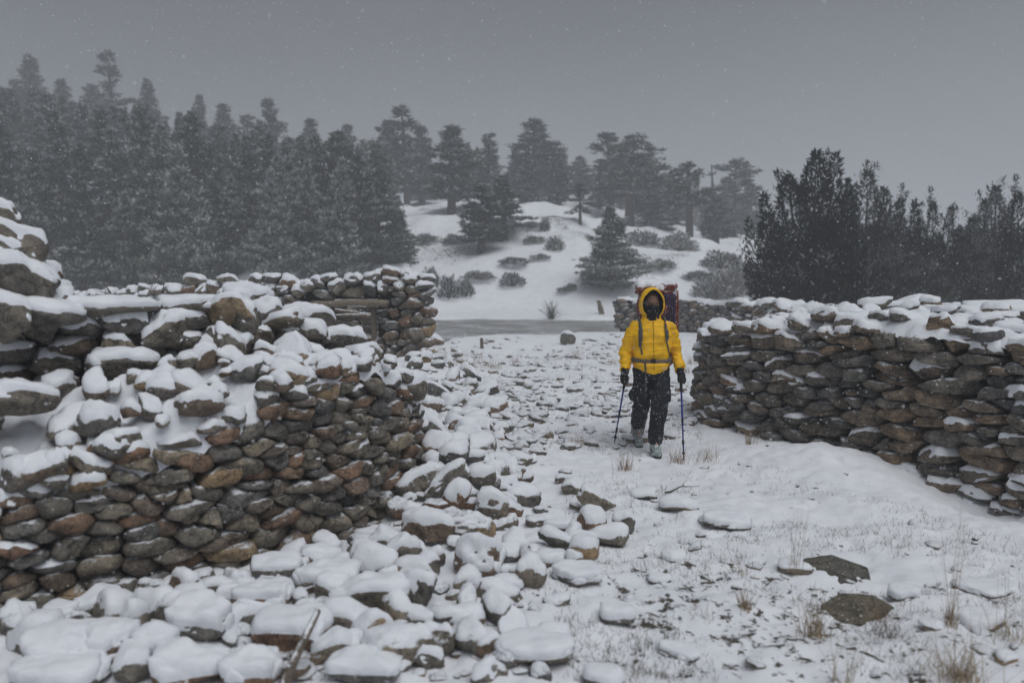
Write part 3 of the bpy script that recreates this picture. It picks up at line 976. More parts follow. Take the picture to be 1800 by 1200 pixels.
# ------------------------------------------------------------------ loose stones
occ = []
def loose(u, vb, wpx, hpx, label, group=None, mat=None, cap=0.05, seed=0, rot=(0, 0, 0), box=2.7, lo=0.1, hi=0.55, dep=0.75, ncut=5, name='loose_rock', sink=0.12, sub=ICO3, rec=True, slab=False):
    P_ = ghit(u, vb)
    Y = P_[1]
    sina = CAMZ / math.hypot(CAMZ, Y)
    wm = wpx * Y / FPX
    dm = wm * dep
    hm = max(hpx * Y / FPX - cap - 0.34 * dm * sina, 0.5 * hpx * Y / FPX, 0.04) * (1 + sink) * (1.0 if slab else 1.14)
    x, y = P_[0], Y + dm * 0.42
    if u > 1100 and cap > 0: sink = .34          # settled into the snow of the open ground
    z = h1(x, y) + hm * (0.5 - sink)
    cap *= .62
    V, F = slab_stone((wm, dm, hm), seed, sub, rot) if slab else boulder((wm, dm, hm), seed, sub=sub, ncut=ncut + 2, box=box, rough=.10, rot=rot)
    o = add_stone(name, V, F, (x, y, z), mat or M_rubble, None, cap=cap, seed=seed, lo=lo, hi=hi, freq=min(14, 2.2 / max(wm, .1)))
    if rec: occ.append((x, y, wm * .5))
    return tag(o, label, 'rock', group)

HERO = [  # u centre, v of the foot, width, height (photo pixels), label, options
    (645, 1084, 156, 74, 'long brown boulder with a bare front face and thick snow cap', dict(cap=.06, box=3.4, ncut=2, lo=.5, hi=.95, sink=.0, dep=.5)),
    (457, 1086, 116, 58, 'flat snow-capped boulder left of the long brown boulder', dict(cap=.06)),
    (470, 1030, 112, 58, 'dark snow-topped stone against the wall foot behind the long brown boulder', dict(cap=.04)),
    (565, 1040, 120, 55, 'smooth fully snow-covered slab behind the long brown boulder', dict(cap=.07, lo=-.2)),
    (752, 962, 100, 68, 'big rounded boulder with snow cap and dark underside near the wall end', dict(cap=.06, lo=.25, dep=.6, sink=.02)),
    (784, 884, 104, 60, 'long slab leaning up to the right against the wall end', dict(cap=.03, rot=(0, -.62, .2), dep=.45, sink=-.3, box=3.2)),
    (804, 899, 52, 58, 'pointed upright snowy stone below the leaning slab', dict(cap=.03, lo=-.2, rot=(.2, .1, .3), dep=.6)),
    (846, 864, 56, 46, 'blocky snow-topped stone right of the leaning slab', dict(cap=.05)),
    (863, 922, 72, 58, 'snowy block with two dark notches below the leaning slab', dict(cap=.05)),
    (846, 1022, 104, 80, 'largest rounded snow-plastered boulder in the middle of the rubble', dict(cap=.05, lo=-.05)),
    (709, 992, 60, 66, 'snowy slab leaning beside the big rounded boulder', dict(cap=.04, rot=(.1, -.5, .3), dep=.6, lo=-.1)),
    (661, 950, 68, 28, 'thin dark slab with snow on top at the wall foot', dict(slab=True, cap=.04, box=3.5)),
    (812, 944, 88, 44, 'boulder with bare red-brown flank right of the big rounded boulder', dict(cap=.05, lo=.5, dep=.55, sink=.0)),
    (734, 1068, 74, 72, 'lumpy snow-crusted boulder right of the long brown boulder', dict(cap=.03, lo=-.2)),
    (502, 1160, 160, 80, 'wide snow-loaded boulder behind the tilted stick', dict(cap=.07)),
    (690, 1172, 130, 82, 'snow-capped block with rusty brown front at the bottom edge', dict(cap=.06, box=3.4, lo=.45, dep=.55, sink=.0)),
    (770, 1155, 62, 66, 'angular brown block beside the rusty-fronted block', dict(cap=.05, box=3.4, lo=.45, dep=.6, sink=.0)),
    (635, 1212, 140, 66, 'broad snowy slab at the bottom edge right of the tilted stick', dict(cap=.06, lo=-.1)),
    (616, 1148, 32, 50, 'small upright snow-covered stone between two larger boulders', dict(cap=.04, lo=-.3)),
    (753, 1014, 46, 50, 'small snow-topped stone left of the largest rounded boulder', dict(cap=.05)),
    (766, 998, 36, 38, 'small dark wet stone tucked beside the largest rounded boulder', dict(cap=.015)),
    (343, 1128, 120, 90, 'round snow-domed boulder at the foot of the near wall', dict(cap=.07, lo=-.1)),
    (266, 1166, 78, 72, 'snow-covered stone left of the round snow-domed boulder', dict(cap=.08, lo=-.3)),
    (180, 1172, 105, 78, 'puffy snow-covered stone below the red block of the near wall', dict(cap=.08, lo=-.3)),
    (95, 1184, 140, 82, 'wide snow mound of a stone in the lower left corner area', dict(cap=.08, lo=-.2)),
    (315, 1212, 132, 78, 'smooth snow-buried boulder at the bottom edge left of the stick', dict(cap=.08, lo=-.3)),
    (433, 1214, 110, 76, 'rounded snow-buried boulder at the bottom edge next to the stick', dict(cap=.08, lo=-.3)),
    (80, 1222, 165, 52, 'flat snow-buried boulder in the bottom left corner', dict(cap=.08, lo=-.3)),
    (97, 1094, 70, 40, 'small snow-topped stone against the foot of the near wall', dict(cap=.06)),
    (1052, 906, 92, 44, 'dark tilted slab sticking out of the snow left of the grass tufts', dict(slab=True, cap=.03, rot=(.15, .55, .25), box=4.5, dep=.42, sink=-.1, lo=.55)),
    (914, 820, 54, 24, 'dark thin slab behind the rubble with snow on one side', dict(slab=True, cap=.02, rot=(0, .25, 0), box=3.6)),
    (900, 856, 54, 40, 'dark grey block with snow on top behind the rubble', dict(cap=.035, lo=.35, box=3.2)),
    (1076, 963, 74, 48, 'egg-shaped snowy boulder with brown lower edge', dict(cap=.05)),
    (1098, 940, 42, 44, 'upright rounded stone right behind the egg-shaped boulder', dict(cap=.03)),
    (1282, 931, 92, 38, 'low snowy block with two bare brown ends on open snow', dict(cap=.05, box=3.2)),
    (1196, 898, 70, 30, 'low snow-topped stone with dark jagged front edge', dict(cap=.04)),
    (1137, 879, 58, 25, 'dark flat-faced stone half buried in snow behind the egg-shaped boulder', dict(cap=.03, box=3.2)),
    (1026, 968, 60, 34, 'low snow-covered stone left of the egg-shaped boulder', dict(cap=.05, lo=-.1)),
    (908, 980, 56, 54, 'snow-capped stone with bare tan face right of the largest rounded boulder', dict(cap=.05)),
    (932, 1036, 60, 62, 'leaning snowy stone with dark wet side below the largest rounded boulder', dict(cap=.05, rot=(0, .3, 0))),
    (895, 1042, 54, 34, 'small snow-covered stone at the foot of the rubble', dict(cap=.05, lo=-.1)),
    (979, 1064, 72, 28, 'dark flat rectangular slab face under a snow shelf', dict(slab=True, cap=.03, box=3.6, lo=.6, hi=.9)),
    (1016, 1032, 104, 26, 'long thin snow-covered slab above the dark rectangular slab', dict(slab=True, cap=.05, box=3.4)),
    (900, 1130, 78, 24, 'upright leaning snow-frosted slab in the foreground', dict(slab=True, cap=.012, lo=.2, rot=(.85, .2, .25), dep=1.2, sink=-.6)),
    (976, 1142, 62, 40, 'snowy stone with red-brown bare front in the foreground', dict(cap=.06, lo=.4, box=3.2)),
    (1088, 1100, 62, 28, 'dark-fronted low stone under a snow pad in the foreground', dict(cap=.06, box=3.2)),
    (1204, 1158, 90, 34, 'dark green flat slab poking from the snow in the foreground', dict(slab=True, cap=.02, box=3.4, rot=(0, .1, 0))),
    (1162, 1022, 42, 24, 'small speckled stone in grassy snow below the low block', dict(cap=.02)),
    (1062, 1212, 80, 24, 'dark stone under snow at the bottom edge', dict(cap=.05)),
    (941, 926, 38, 18, 'small dark oval stone among the rubble', dict(cap=.01)),
    (986, 938, 56, 30, 'round snow-covered stone right of the small dark oval stone', dict(cap=.05, lo=-.1)),
    (971, 994, 72, 30, 'low snow-covered stone with frosted dark front edge', dict(cap=.05)),
    (1187, 987, 46, 20, 'low half-buried stone with bare side in the open snow', dict(cap=.04)),
    (942, 1178, 144, 40, 'long snow-buried stone hump near the bottom edge', dict(cap=.07, lo=-.3)),
    (1509, 1036, 152, 24, 'large bare grey flat slab lying in the snow', dict(cap=0, mat=M_rubble_bare, slab=True, rot=(.26, .05, -.15), dep=.95, sink=.1)),
    (1520, 1092, 146, 20, 'bare brownish slab nearer than the large grey slab', dict(cap=0, mat=M_rubble_bare, slab=True, rot=(.2, -.07, .2), dep=.8, sink=.1)),
    (1745, 1110, 130, 42, 'snow-padded slab with dark front near the right edge', dict(slab=True, cap=.06, box=3.6, lo=.4)),
    (1760, 1050, 120, 24, 'dark thin slab at the right edge behind the snow-padded slab', dict(slab=True, cap=.02, box=3.8)),
    (1598, 1053, 56, 24, 'small snow-covered stone at the corner of the large grey slab', dict(cap=.05, lo=-.1)),
    (1644, 1106, 48, 16, 'small reddish stone right of the bare brownish slab', dict(cap=.005)),
    (1780, 1168, 60, 22, 'flat tan stone at the right edge in dry grass', dict(slab=True, cap=.01, box=3.5)),
    (1394, 1011, 70, 18, 'thin dark reddish stone left of the large grey slab', dict(slab=True, cap=.01, box=3.5)),
    (826, 786, 54, 42, 'round stone with bare red-brown side above the leaning slab', dict(cap=.04, lo=.25)),
    (818, 816, 70, 28, 'tan slab under snow directly above the leaning slab', dict(cap=.05, box=3.4)),
    (762, 702, 70, 30, 'dark tilted slab in the rubble below the hut corner', dict(cap=.02, rot=(0, .6, .2), dep=.4, box=4.2, sink=-.1)),
    (765, 607, 30, 20, 'grey stone at the very foot of the hut corner', dict(cap=.04)),
    (1000, 606, 30, 24, 'small dark stone heap standing alone by the pond', dict(cap=.05)),
]
for i, (u, v, w_, h_, lab, kw) in enumerate(HERO):
    loose(u, v, w_, h_, lab, seed=5000 + i, sub=ICO4 if w_ > 80 else ICO3, **kw)

def inpoly(x, y, P_):
    c = False
    n = len(P_)
    for i in range(n):
        x1_, y1_ = P_[i]; x2_, y2_ = P_[(i + 1) % n]
        if (y1_ > y) != (y2_ > y) and x < (x2_ - x1_) * (y - y1_) / (y2_ - y1_) + x1_: c = not c
    return c

def fill(poly, count, smin, smax, label, group, seed, over=0.52, cap=0.022, flat=(.46, .82)):
    rg = random.Random(seed)
    us, vs_ = [p[0] for p in poly], [p[1] for p in poly]
    n = tries = 0
    while n < count and tries < count * 30:
        tries += 1
        u, v = rg.uniform(min(us), max(us)), rg.uniform(min(vs_), max(vs_))
        if not inpoly(u, v, poly): continue
        P_ = ghit(u, v)
        sz = smin + (smax - smin) * rg.random() ** 1.6
        if tries > count * 12: sz = smin + (smax - smin) * .3 * rg.random()
        x, y = P_[0], P_[1] + sz * .3
        if any((x - a_) ** 2 + (y - b_) ** 2 < ((sz * .5 + c_) * over) ** 2 for a_, b_, c_ in occ): continue
        if y < 7.3 and segdist(np.array([x]), np.array([y]), LEFT_BASE)[0] < 0.12: continue
        occ.append((x, y, sz * .5))
        hm = sz * rg.uniform(*flat)
        V, F = boulder((sz * rg.uniform(1, 1.25), sz * rg.uniform(.6, .9), hm), seed * 1000 + n, ncut=6, box=rg.choice([2.4, 2.8, 3.3]), rough=.11, rot=(rg.gauss(0, .2), rg.gauss(0, .24), rg.uniform(0, 6.3)))
        o = add_stone('loose_rock', V, F, (x, y, h1(x, y) + hm * rg.uniform(.12, .36)), M_rubble, None, cap=cap * rg.uniform(.6, 1.3) if rg.random() < .6 or cap > .04 or sz > .2 else 0, seed=n, lo=rg.uniform(.0, .45), hi=.6, freq=3.0 / max(sz, .15), )
        tag(o, label, 'rock', group)
        n += 1
    return n

fill([(640, 920), (780, 820), (930, 800), (1060, 900), (1060, 990), (930, 1060), (860, 1200), (420, 1200), (400, 1060), (540, 960)], 85, .12, .27,
     'smaller snow-capped cobble in the rubble spilled from the near wall', 'cobbles spilled below the near wall', 61)
fill([(720, 880), (770, 790), (850, 780), (900, 830), (840, 900), (760, 930)], 24, .16, .36,
     'chunky snow-dusted stone in the spill at the broken wall end', 'stones spilled at the broken wall end', 65, over=.45, cap=.025)
fill([(690, 650), (770, 600), (830, 650), (900, 720), (890, 790), (740, 800), (700, 720)], 88, .12, .40,
     'snow-capped cobble in the rubble heap between hut corner and near wall end', 'rubble heap below the hut corner', 62, over=.5, cap=.035)
fill([(0, 1090), (300, 1060), (420, 1050), (420, 1210), (0, 1210)], 9, .16, .3,
     'snow-buried cobble at the bottom left along the foot of the near wall', "snow-buried cobbles along the near wall foot", 63, cap=.045)
fill([(60, 1075), (300, 1030), (420, 985), (560, 930), (640, 905), (660, 950), (560, 1000), (420, 1050), (300, 1085), (100, 1120)], 26, .14, .3,
     'snow-dusted cobble fallen right against the foot of the near wall', 'cobbles against the near wall foot', 64, cap=.025)

# countless small flat stones of the path, half under snow
def bits(name, label, polys, seed, sub=ICO2):
    rg = np.random.default_rng(seed)
    Vs, Fs, o_ = [], [], 0
    for poly, count, smin, smax in polys:
        us, vs_ = [p[0] for p in poly], [p[1] for p in poly]
        D0, D1 = [], []
        while len(D0) < count:
            u, v = rg.uniform(min(us), max(us)), rg.uniform(min(vs_), max(vs_))
            if inpoly(u, v, poly):
                d = ray(u, v); t = -CAMZ / d[2]
                if fbm2(np.array([d[0] * t]), np.array([d[1] * t]), .9, 2, 55)[0] < rg.uniform(-.6, .45): continue
                D0.append(d[0] * t); D1.append(d[1] * t)
        x, y = np.array(D0), np.array(D1)
        z = hgt(x, y)
        dl_ = segdist(x, y, LEFT_BASE)
        for i in range(count):
            if dl_[i] < .1: continue
            sz = smin + (smax - smin) * rg.random() ** 3
            D, F = sub
            V = D / (np.sum(np.abs(D) ** 3, axis=1) ** (1 / 3))[:, None]
            V = V * (1 + .38 * noise3(D * 1.6 + i * 2.3, seed))[:, None] * np.array([sz, sz * rg.uniform(.5, .9), sz * rg.uniform(.25, .65)]) / 2
            V = V @ rotm(rg.normal() * .22, rg.normal() * .22, rg.uniform(0, 6.3)).T
            Vs.append(V + np.array([x[i], y[i], z[i] + sz * .015])); Fs.append(F + o_); o_ += len(V)
    o = obj(name, mesh_np(name, np.concatenate(Vs), np.concatenate(Fs)), M_bits)
    return tag(o, label, 'pebbles', kind='stuff')
bits('scattered_pebbles', 'small flat half-buried stones strewn over the snowy path', [
    ([(800, 790), (760, 640), (900, 615), (1090, 615), (1230, 660), (1230, 760), (1050, 790)], 950, .04, .28),
    ([(780, 640), (800, 600), (1090, 585), (1090, 620), (900, 640)], 160, .1, .3),
    ([(700, 600), (960, 640), (950, 800), (760, 800)], 420, .08, .3),
    ([(950, 800), (1350, 800), (1800, 900), (1800, 1200), (1000, 1200), (900, 1000)], 130, .03, .13),
    ([(420, 1040), (800, 900), (1000, 900), (960, 1200), (400, 1200)], 200, .06, .16)], 71)

# ------------------------------------------------------------------ trees
def blades(C, Dir, L, W, rg):
    """diamond-shaped sprays: C centres, Dir unit directions, lengths, widths -> verts, tris"""
    n = len(C)
    rnd = rg.normal(size=(n, 3))
    side = np.cross(Dir, rnd)
    side /= np.linalg.norm(side, axis=1)[:, None] + 1e-9
    tip = C + Dir * L[:, None]
    mid = C + Dir * (L * 0.45)[:, None]
    V = np.stack([C, mid + side * (W / 2)[:, None], tip, mid - side * (W / 2)[:, None]], 1).reshape(-1, 3)
    b = (np.arange(n) * 4)[:, None]
    F = np.concatenate([b + np.array([[0, 1, 2]]), b + np.array([[0, 2, 3]])], 1).reshape(-1, 3)
    return V, F

def crown_mesh(name, C, D, L, W, dust, mat, rg):
    V, F = blades(C, D, L, W, rg)
    m = mesh_np(name, V, F, smooth=False)
    a = m.attributes.new('dust', 'FLOAT', 'POINT')
    a.data.foreach_set('value', np.repeat(dust, 4).astype(np.float32))
    m.materials.append(mat)
    return m

def conifer(seed, kind, H=10.0):
    rg = np.random.default_rng(seed)
    bend = rg.normal(size=2) * 0.018
    wob = rg.uniform(.8, 1.2)
    tz = np.linspace(-0.4, H * 0.97, 12)
    ax = lambda z: np.array([bend[0] * z * z / H, bend[1] * z * z / H])
    r0 = dict(full=0.24, tall=0.26, thin=0.17, fir=0.2, bushy=0.16)[kind]
    tr = [tube_np([(*ax(z), z) for z in tz], r0 * (1 - tz / (H * 1.03)) ** 0.75 + 0.015, seg=8)]
    c0, nb, Lmax, pw, tuftl, tw = dict(full=(0.16, 130, 2.1, 0.62, 0.40, 0.13), tall=(0.42, 70, 1.9, 0.45, 0.42, 0.13), thin=(0.28, 62, 1.15, 0.4, 0.40, 0.12),
                                       fir=(0.06, 130, 2.2, 0.9, 0.36, 0.12), bushy=(0.02, 135, 2.7, 0.75, 0.38, 0.12))[kind]
    C, D, Ln, Dust = [], [], [], []
    lay = rg.uniform(0, 6.28)
    for i in range(nb):
        t = (i + rg.random()) / nb
        nw = 13 if kind in ('full', 'bushy') else 15
        t = min(.999, max(0, (math.floor(t * nw) + .5 + rg.normal() * .17) / nw)) if t < .86 else t
        if kind in ('full', 'tall', 'thin') and math.sin(t * 34 + lay) < -0.6 and rg.random() < 0.6: continue
        z = H * (c0 + (0.985 - c0) * t)
        az = i * 2.399 + rg.normal() * 0.5
        prof = max(0.06, (1 - t) ** pw)
        if kind in ('full', 'tall'): prof *= min(1, 0.55 + 1.9 * t)
        if kind == 'bushy': prof *= min(1, 0.7 + 2 * t)
        prof *= 1 + .28 * math.sin(t * 17 * wob + lay) * (1 if kind != 'bushy' else .4)
        L = Lmax * prof * rg.uniform(0.45, 1.2)
        if rg.random() < 0.08: L *= 1.35
        if kind != 'bushy' and rg.random() < .12: continue
        el = {'full': 0.15, 'tall': 0.1, 'thin': 0.0, 'fir': -0.12, 'bushy': 0.25}[kind] + 0.35 * t + rg.normal() * 0.15
        d = np.array([math.cos(az) * math.cos(el), math.sin(az) * math.cos(el), math.sin(el)])
        p0 = np.array([*ax(z), z])
        ss = np.linspace(0, 1, 4)
        droop = -0.10 * L * (ss ** 2) + (0.14 * L * ss ** 3)
        pts = p0 + d * (ss * L)[:, None]; pts[:, 2] += droop
        if L > 0.5: tr.append(tube_np(pts, np.linspace(0.035 + 0.012 * L, 0.008, 4), seg=3, cap=False))
        nt_ = max(6, int(L * 14))
        s = rg.uniform(0.22 if kind != 'tall' else 0.4, 1.0, nt_) ** 0.8
        lat = np.cross(d, [0, 0, 1.0]); lat /= np.linalg.norm(lat) + 1e-9
        pos = p0 + d * (s * L)[:, None] + lat * (rg.normal(size=nt_) * 0.24 * L * (0.35 + 0.65 * (1 - abs(s - 0.6))))[:, None]
        dzv = rg.normal(size=nt_) * 0.10
        pos[:, 2] += -0.10 * L * s ** 2 + 0.14 * L * s ** 3 + dzv + 0.04
        kb = 6
        for q in range(kb):
            dd = rg.normal(size=(nt_, 3)) * np.array([.75, .75, .55]) + d * 0.6 + np.array([0, 0, 0.30])
            dd /= np.linalg.norm(dd, axis=1)[:, None]
            C.append(pos + rg.normal(size=(nt_, 3)) * 0.05); D.append(dd)
            Ln.append(tuftl * rg.uniform(0.6, 1.15, nt_))
            Dust.append(np.clip(0.35 * rg.random(nt_) + 0.30 * np.clip(dd[:, 2] + 0.25, 0, 1) + .35 * sstep(-.08, .16, dzv), 0, 1))
    C, D, Ln, Dust = np.concatenate(C), np.concatenate(D), np.concatenate(Ln), np.concatenate(Dust)
    mat = M_fol_g if kind == 'bushy' else M_fol
    tm = quads_mesh('trunk', tr); tm.materials.append(M_bark)
    return tm, crown_mesh('crown', C, D, Ln, Ln * tw / 0.4 * rg.uniform(0.75, 1.2, len(Ln)), Dust, mat, rg)

def juniper(seed, leaders, H=5.5, n=17000, low=0.02, mat=None):
    """dense many-topped juniper: leaders are (x, y, top z, radius)"""
    rg = np.random.default_rng(seed)
    C, D, Ln = [], [], []
    tr = []
    extra = []
    for lx, ly, zt, rr in leaders:             # side shoots with pointed tops of their own
        for _ in range(3 if rr > .5 else 1):
            a_ = rg.uniform(0, 6.28); q = rg.uniform(.5, 1.0)
            extra.append((lx + math.cos(a_) * rr * q, ly + math.sin(a_) * rr * q, zt * rg.uniform(.55, .85), rr * rg.uniform(.5, .8)))
    leaders = list(leaders) + extra
    tot = sum(r * r * z for _, _, z, r in leaders)
    for lx, ly, zt, rr in leaders:
        m = int(n * rr * rr * zt / tot)
        t = rg.random(m) ** 0.85
        z = low * zt + (1 - low) * zt * t
        prof = rr * 1.35 * np.clip((1 - t) ** 0.7 * (0.72 + 0.28 * np.minimum(1, t * 4)), 0.04, None)
        az = rg.uniform(0, 2 * np.pi, m)
        lump = 1 + 0.38 * noise3(np.stack([np.cos(az) * 2.2 + lx * 3, np.sin(az) * 2.2 + ly * 3, z * 1.9], 1), seed) + 0.22 * noise3(np.stack([np.cos(az) * 5 + lx * 3, np.sin(az) * 5, z * 4.2], 1), seed + 1)
        rad = prof * lump * rg.uniform(0.35, 1.0, m) ** 0.5
        lean = np.array([lx, ly])
        base = lean * 0.35
        ctr = base + (lean - base) * (z / zt)[:, None]
        p = np.stack([ctr[:, 0] + np.cos(az) * rad, ctr[:, 1] + np.sin(az) * rad, z], 1)
        out = np.stack([np.cos(az) * 0.6, np.sin(az) * 0.6, np.full(m, 0.75)], 1)
        dd = out + rg.normal(size=(m, 3)) * 0.5
        dd /= np.linalg.norm(dd, axis=1)[:, None]
        C.append(p); D.append(dd); Ln.append(rg.uniform(0.11, 0.26, m))
        tr.append(tube_np([(lx * .1, ly * .1, -0.2), (lx * .3, ly * .3, zt * .3), (lx * .7, ly * .7, zt * .65), (lx, ly, zt * .95)], [0.13, 0.09, 0.05, 0.01], seg=6))
    # short pointed shoots all over the outside
    Pc, Dc = np.concatenate(C), np.concatenate(D)
    for i in rg.choice(len(Pc), 110):
        m = 70
        ax_ = Dc[i] * .6 + np.array([0, 0, .6]) + rg.normal(size=3) * .15; ax_ /= np.linalg.norm(ax_)
        hh_ = rg.uniform(.35, .75); t = rg.random(m)
        off = rg.normal(size=(m, 3)) * (.15 * (1 - t) + .02)[:, None]
        C.append(Pc[i] + ax_ * (t * hh_)[:, None] + off)
        dd = ax_ + rg.normal(size=(m, 3)) * .45
        D.append(dd / np.linalg.norm(dd, axis=1)[:, None]); Ln.append(rg.uniform(.09, .2, m))
    C, D, Ln = np.concatenate(C), np.concatenate(D), np.concatenate(Ln)
    dust = np.clip(0.7 * rg.random(len(C)) + 0.3 * (0.5 + noise3(C * 1.6, seed + 5)), 0, 1)
    tm = quads_mesh('trunk', tr); tm.materials.append(M_bark)
    return tm, crown_mesh('crown', C, D, Ln, Ln * rg.uniform(0.17, 0.30, len(Ln)), dust, mat, rg)

def shrub(seed, mat, H=1.0, n=900, upright=0.5):
    rg = np.random.default_rng(seed)
    d = rg.normal(size=(n, 3)); d[:, 2] = np.abs(d[:, 2]) * 1.2
    d /= np.linalg.norm(d, axis=1)[:, None]
    rad = rg.uniform(0.3, 1, n) ** 0.5 * (1 + 0.35 * noise3(d * 2.4 + seed, seed))
    C = d * rad[:, None] * np.array([0.62, 0.62, 0.8]) * H
    D = d + rg.normal(size=(n, 3)) * 0.5 + np.array([0, 0, upright])
    D /= np.linalg.norm(D, axis=1)[:, None]
    L = rg.uniform(0.12, 0.26, n) * H
    st = [tube_np([(0, 0, -.05), tuple(d[i] * 0.3 * H), tuple(C[i])], [0.02 * H, 0.014 * H, 0.006 * H], seg=3, cap=False) for i in range(0, n, max(1, n // 26))]
    tm = quads_mesh('stem', st); tm.materials.append(M_bark)
    return tm, crown_mesh('foliage', C, D, L, L * rg.uniform(.22, .36, n), np.clip(.6 * rg.random(n) + .4 * np.clip(D[:, 2], 0, 1), 0, 1), mat, rg)

def bare_bush(seed, H=1.0, n=34):
    rg = np.random.default_rng(seed)
    parts = []
    for i in range(n):
        d = np.array([rg.normal() * .55, rg.normal() * .55, 1.0]); d /= np.linalg.norm(d)
        L = H * rg.uniform(.5, 1.05)
        p = [np.array([rg.normal() * .05, rg.normal() * .05, -.04])]
        for k in range(4):
            p.append(p[-1] + d * L / 4); d = d + rg.normal(size=3) * .22; d /= np.linalg.norm(d)
        parts.append(tube_np(p, np.linspace(.012, .003, 5) * H ** .5, seg=4, cap=False))
        for k in range(3):
            q = p[rg.integers(1, 4)]; e = d + rg.normal(size=3) * .6; e /= np.linalg.norm(e)
            parts.append(tube_np([q, q + e * L * .16, q + e * L * .3 + np.array([0, 0, .03])], [.006, .004, .002], seg=3, cap=False))
    m = quads_mesh('twigs', parts)
    return m
M_twig = simple('frosted_twig', (0.14, 0.12, 0.105), 0.9, 40, 0.4, 0, snow=0.55)

PROTO = {}
for kind in ('full', 'tall', 'thin', 'fir', 'bushy'):
    PROTO[kind] = [conifer(200 + 10 * ord(kind[0]) + i, kind) for i in range(4 if kind in ('full', 'fir') else 3)]

def plant_tree(name, label, kind, x, y, H, wscale=1.0, group=None, k=None, z=None, cat='tree'):
    tm, cm = PROTO[kind][(k if k is not None else random.randrange(99)) % len(PROTO[kind])]
    o = empty(name, (x, y, (h1(x, y) if z is None else z) - 0.05))
    s = H / 10.0
    o.scale = (s * wscale, s * wscale, s)
    o.rotation_euler = (random.gauss(0, .012), random.gauss(0, .012), random.uniform(0, 6.28))
    obj('trunk', tm, None, o); obj('crown', cm, None, o)
    return tag(o, label, cat, group)

# trees one can tell apart: u, v of foot, v of top, crown width (photo px), distance, kind, label
TREES = [
    (793, 425, 226, 104, 72, 'full', 'broad full pine left of centre on the snowy slope'),
    (845, 487, 330, 92, 57, 'full', 'pine with short bare trunk standing on the lower snowfield'),
    (886, 502, 312, 104, 60, 'full', 'large pine beside it with a small bush at its foot, lower snowfield'),
    (858, 400, 238, 60, 86, 'thin', 'narrow hazy pine behind the two lower snowfield pines'),
    (940, 378, 213, 96, 88, 'full', 'tallest rounded pine at the top centre of the skyline'),
    (1076, 440, 236, 74, 82, 'thin', 'tall pine with a ragged bare-branched top above the hiker'),
    (1108, 447, 242, 88, 77, 'tall', 'dense pine with a visible straight trunk right of the ragged-topped pine'),
    (1140, 430, 272, 60, 84, 'full', 'hazy pine leaning out behind the straight-trunked pine'),
    (1214, 473, 288, 66, 70, 'tall', 'lone pine with a long thick bare trunk on the slope'),
    (1262, 462, 350, 70, 72, 'full', 'low pine beside the dead snag'),
    (1291, 425, 283, 64, 92, 'tall', 'round-topped hazy pine right of the dead snag'),
    (1322, 440, 325, 50, 90, 'full', 'faint hazy pine just left of the big juniper'),
    (1178, 430, 305, 56, 96, 'full', 'faint pine behind the lone long-trunked pine'),
    (1076, 527, 368, 92, 49, 'bushy', 'bushy frosted fir right behind the hiker, foliage to the ground'),
    (1020, 472, 340, 44, 66, 'thin', 'slim dark pine left of the bushy frosted fir'),
    (1018, 400, 278, 60, 98, 'full', 'faint pine on the crest left of the ragged-topped pine'),
    (714, 405, 192, 58, 90, 'thin', 'tall thin pine with a tufted broken top above the hut corner'),
    (684, 410, 214, 74, 93, 'full', 'spreading hazy pine left of the tufted broken-topped pine'),
    (742, 408, 226, 60, 95, 'full', 'spreading hazy pine right of the tufted broken-topped pine'),
    (662, 495, 300, 96, 55, 'fir', 'front fir of the forest edge above the hut corner'),
    (700, 480, 380, 56, 56, 'bushy', 'low bushy fir at the forest edge beside the open snowfield'),
    (590, 492, 236, 92, 60, 'full', 'big dark pine at the forest edge above the doorway'),
    (56, 330, 100, 84, 112, 'fir', 'tall pointed fir at the far left of the skyline'),
    (108, 330, 140, 64, 114, 'fir', 'second fir from the left on the skyline'),
    (160, 340, 152, 62, 112, 'full', 'rounded fir left of the tallest thin pine'),
    (196, 345, 96, 46, 108, 'thin', 'tallest thin pine with open branches on the left skyline'),
    (266, 340, 142, 68, 110, 'fir', 'broad triangular fir right of the tallest thin pine'),
    (343, 345, 168, 54, 108, 'fir', 'neat cone-shaped fir on the left skyline'),
    (398, 350, 186, 60, 106, 'full', 'flat-topped pine right of the neat cone-shaped fir'),
    (470, 360, 178, 62, 100, 'full', 'large pine standing highest between forest edge and cone-shaped fir'),
    (430, 360, 205, 50, 108, 'thin', 'thin hazy pine left of the large skyline pine'),
    (612, 400, 222, 58, 100, 'full', 'hazy round-topped pine left of the broken-topped pine'),
    (545, 390, 212, 58, 102, 'full', 'hazy pine midway along the skyline right of the large pine'),
    (990, 392, 270, 46, 94, 'full', 'small hazy pine by the dead spike on the crest'),
]
for i, (u, vf, vt, wp, Y, kind, lab) in enumerate(TREES):
    x, _, zt = at(u, vt, Y)
    zb = h1(x, Y)
    H = max(3.5, zt - zb + 0.15)
    cw = {'full': 4.0, 'tall': 3.5, 'thin': 2.2, 'fir': 3.9, 'bushy': 4.7}[kind] * H / 10
    plant_tree('pine_tree' if kind in ('full', 'tall', 'thin') else 'fir_tree', lab, kind, x, Y, H, 1.34 * min(1.7, max(0.6, wp * Y / FPX / cw)), k=i)

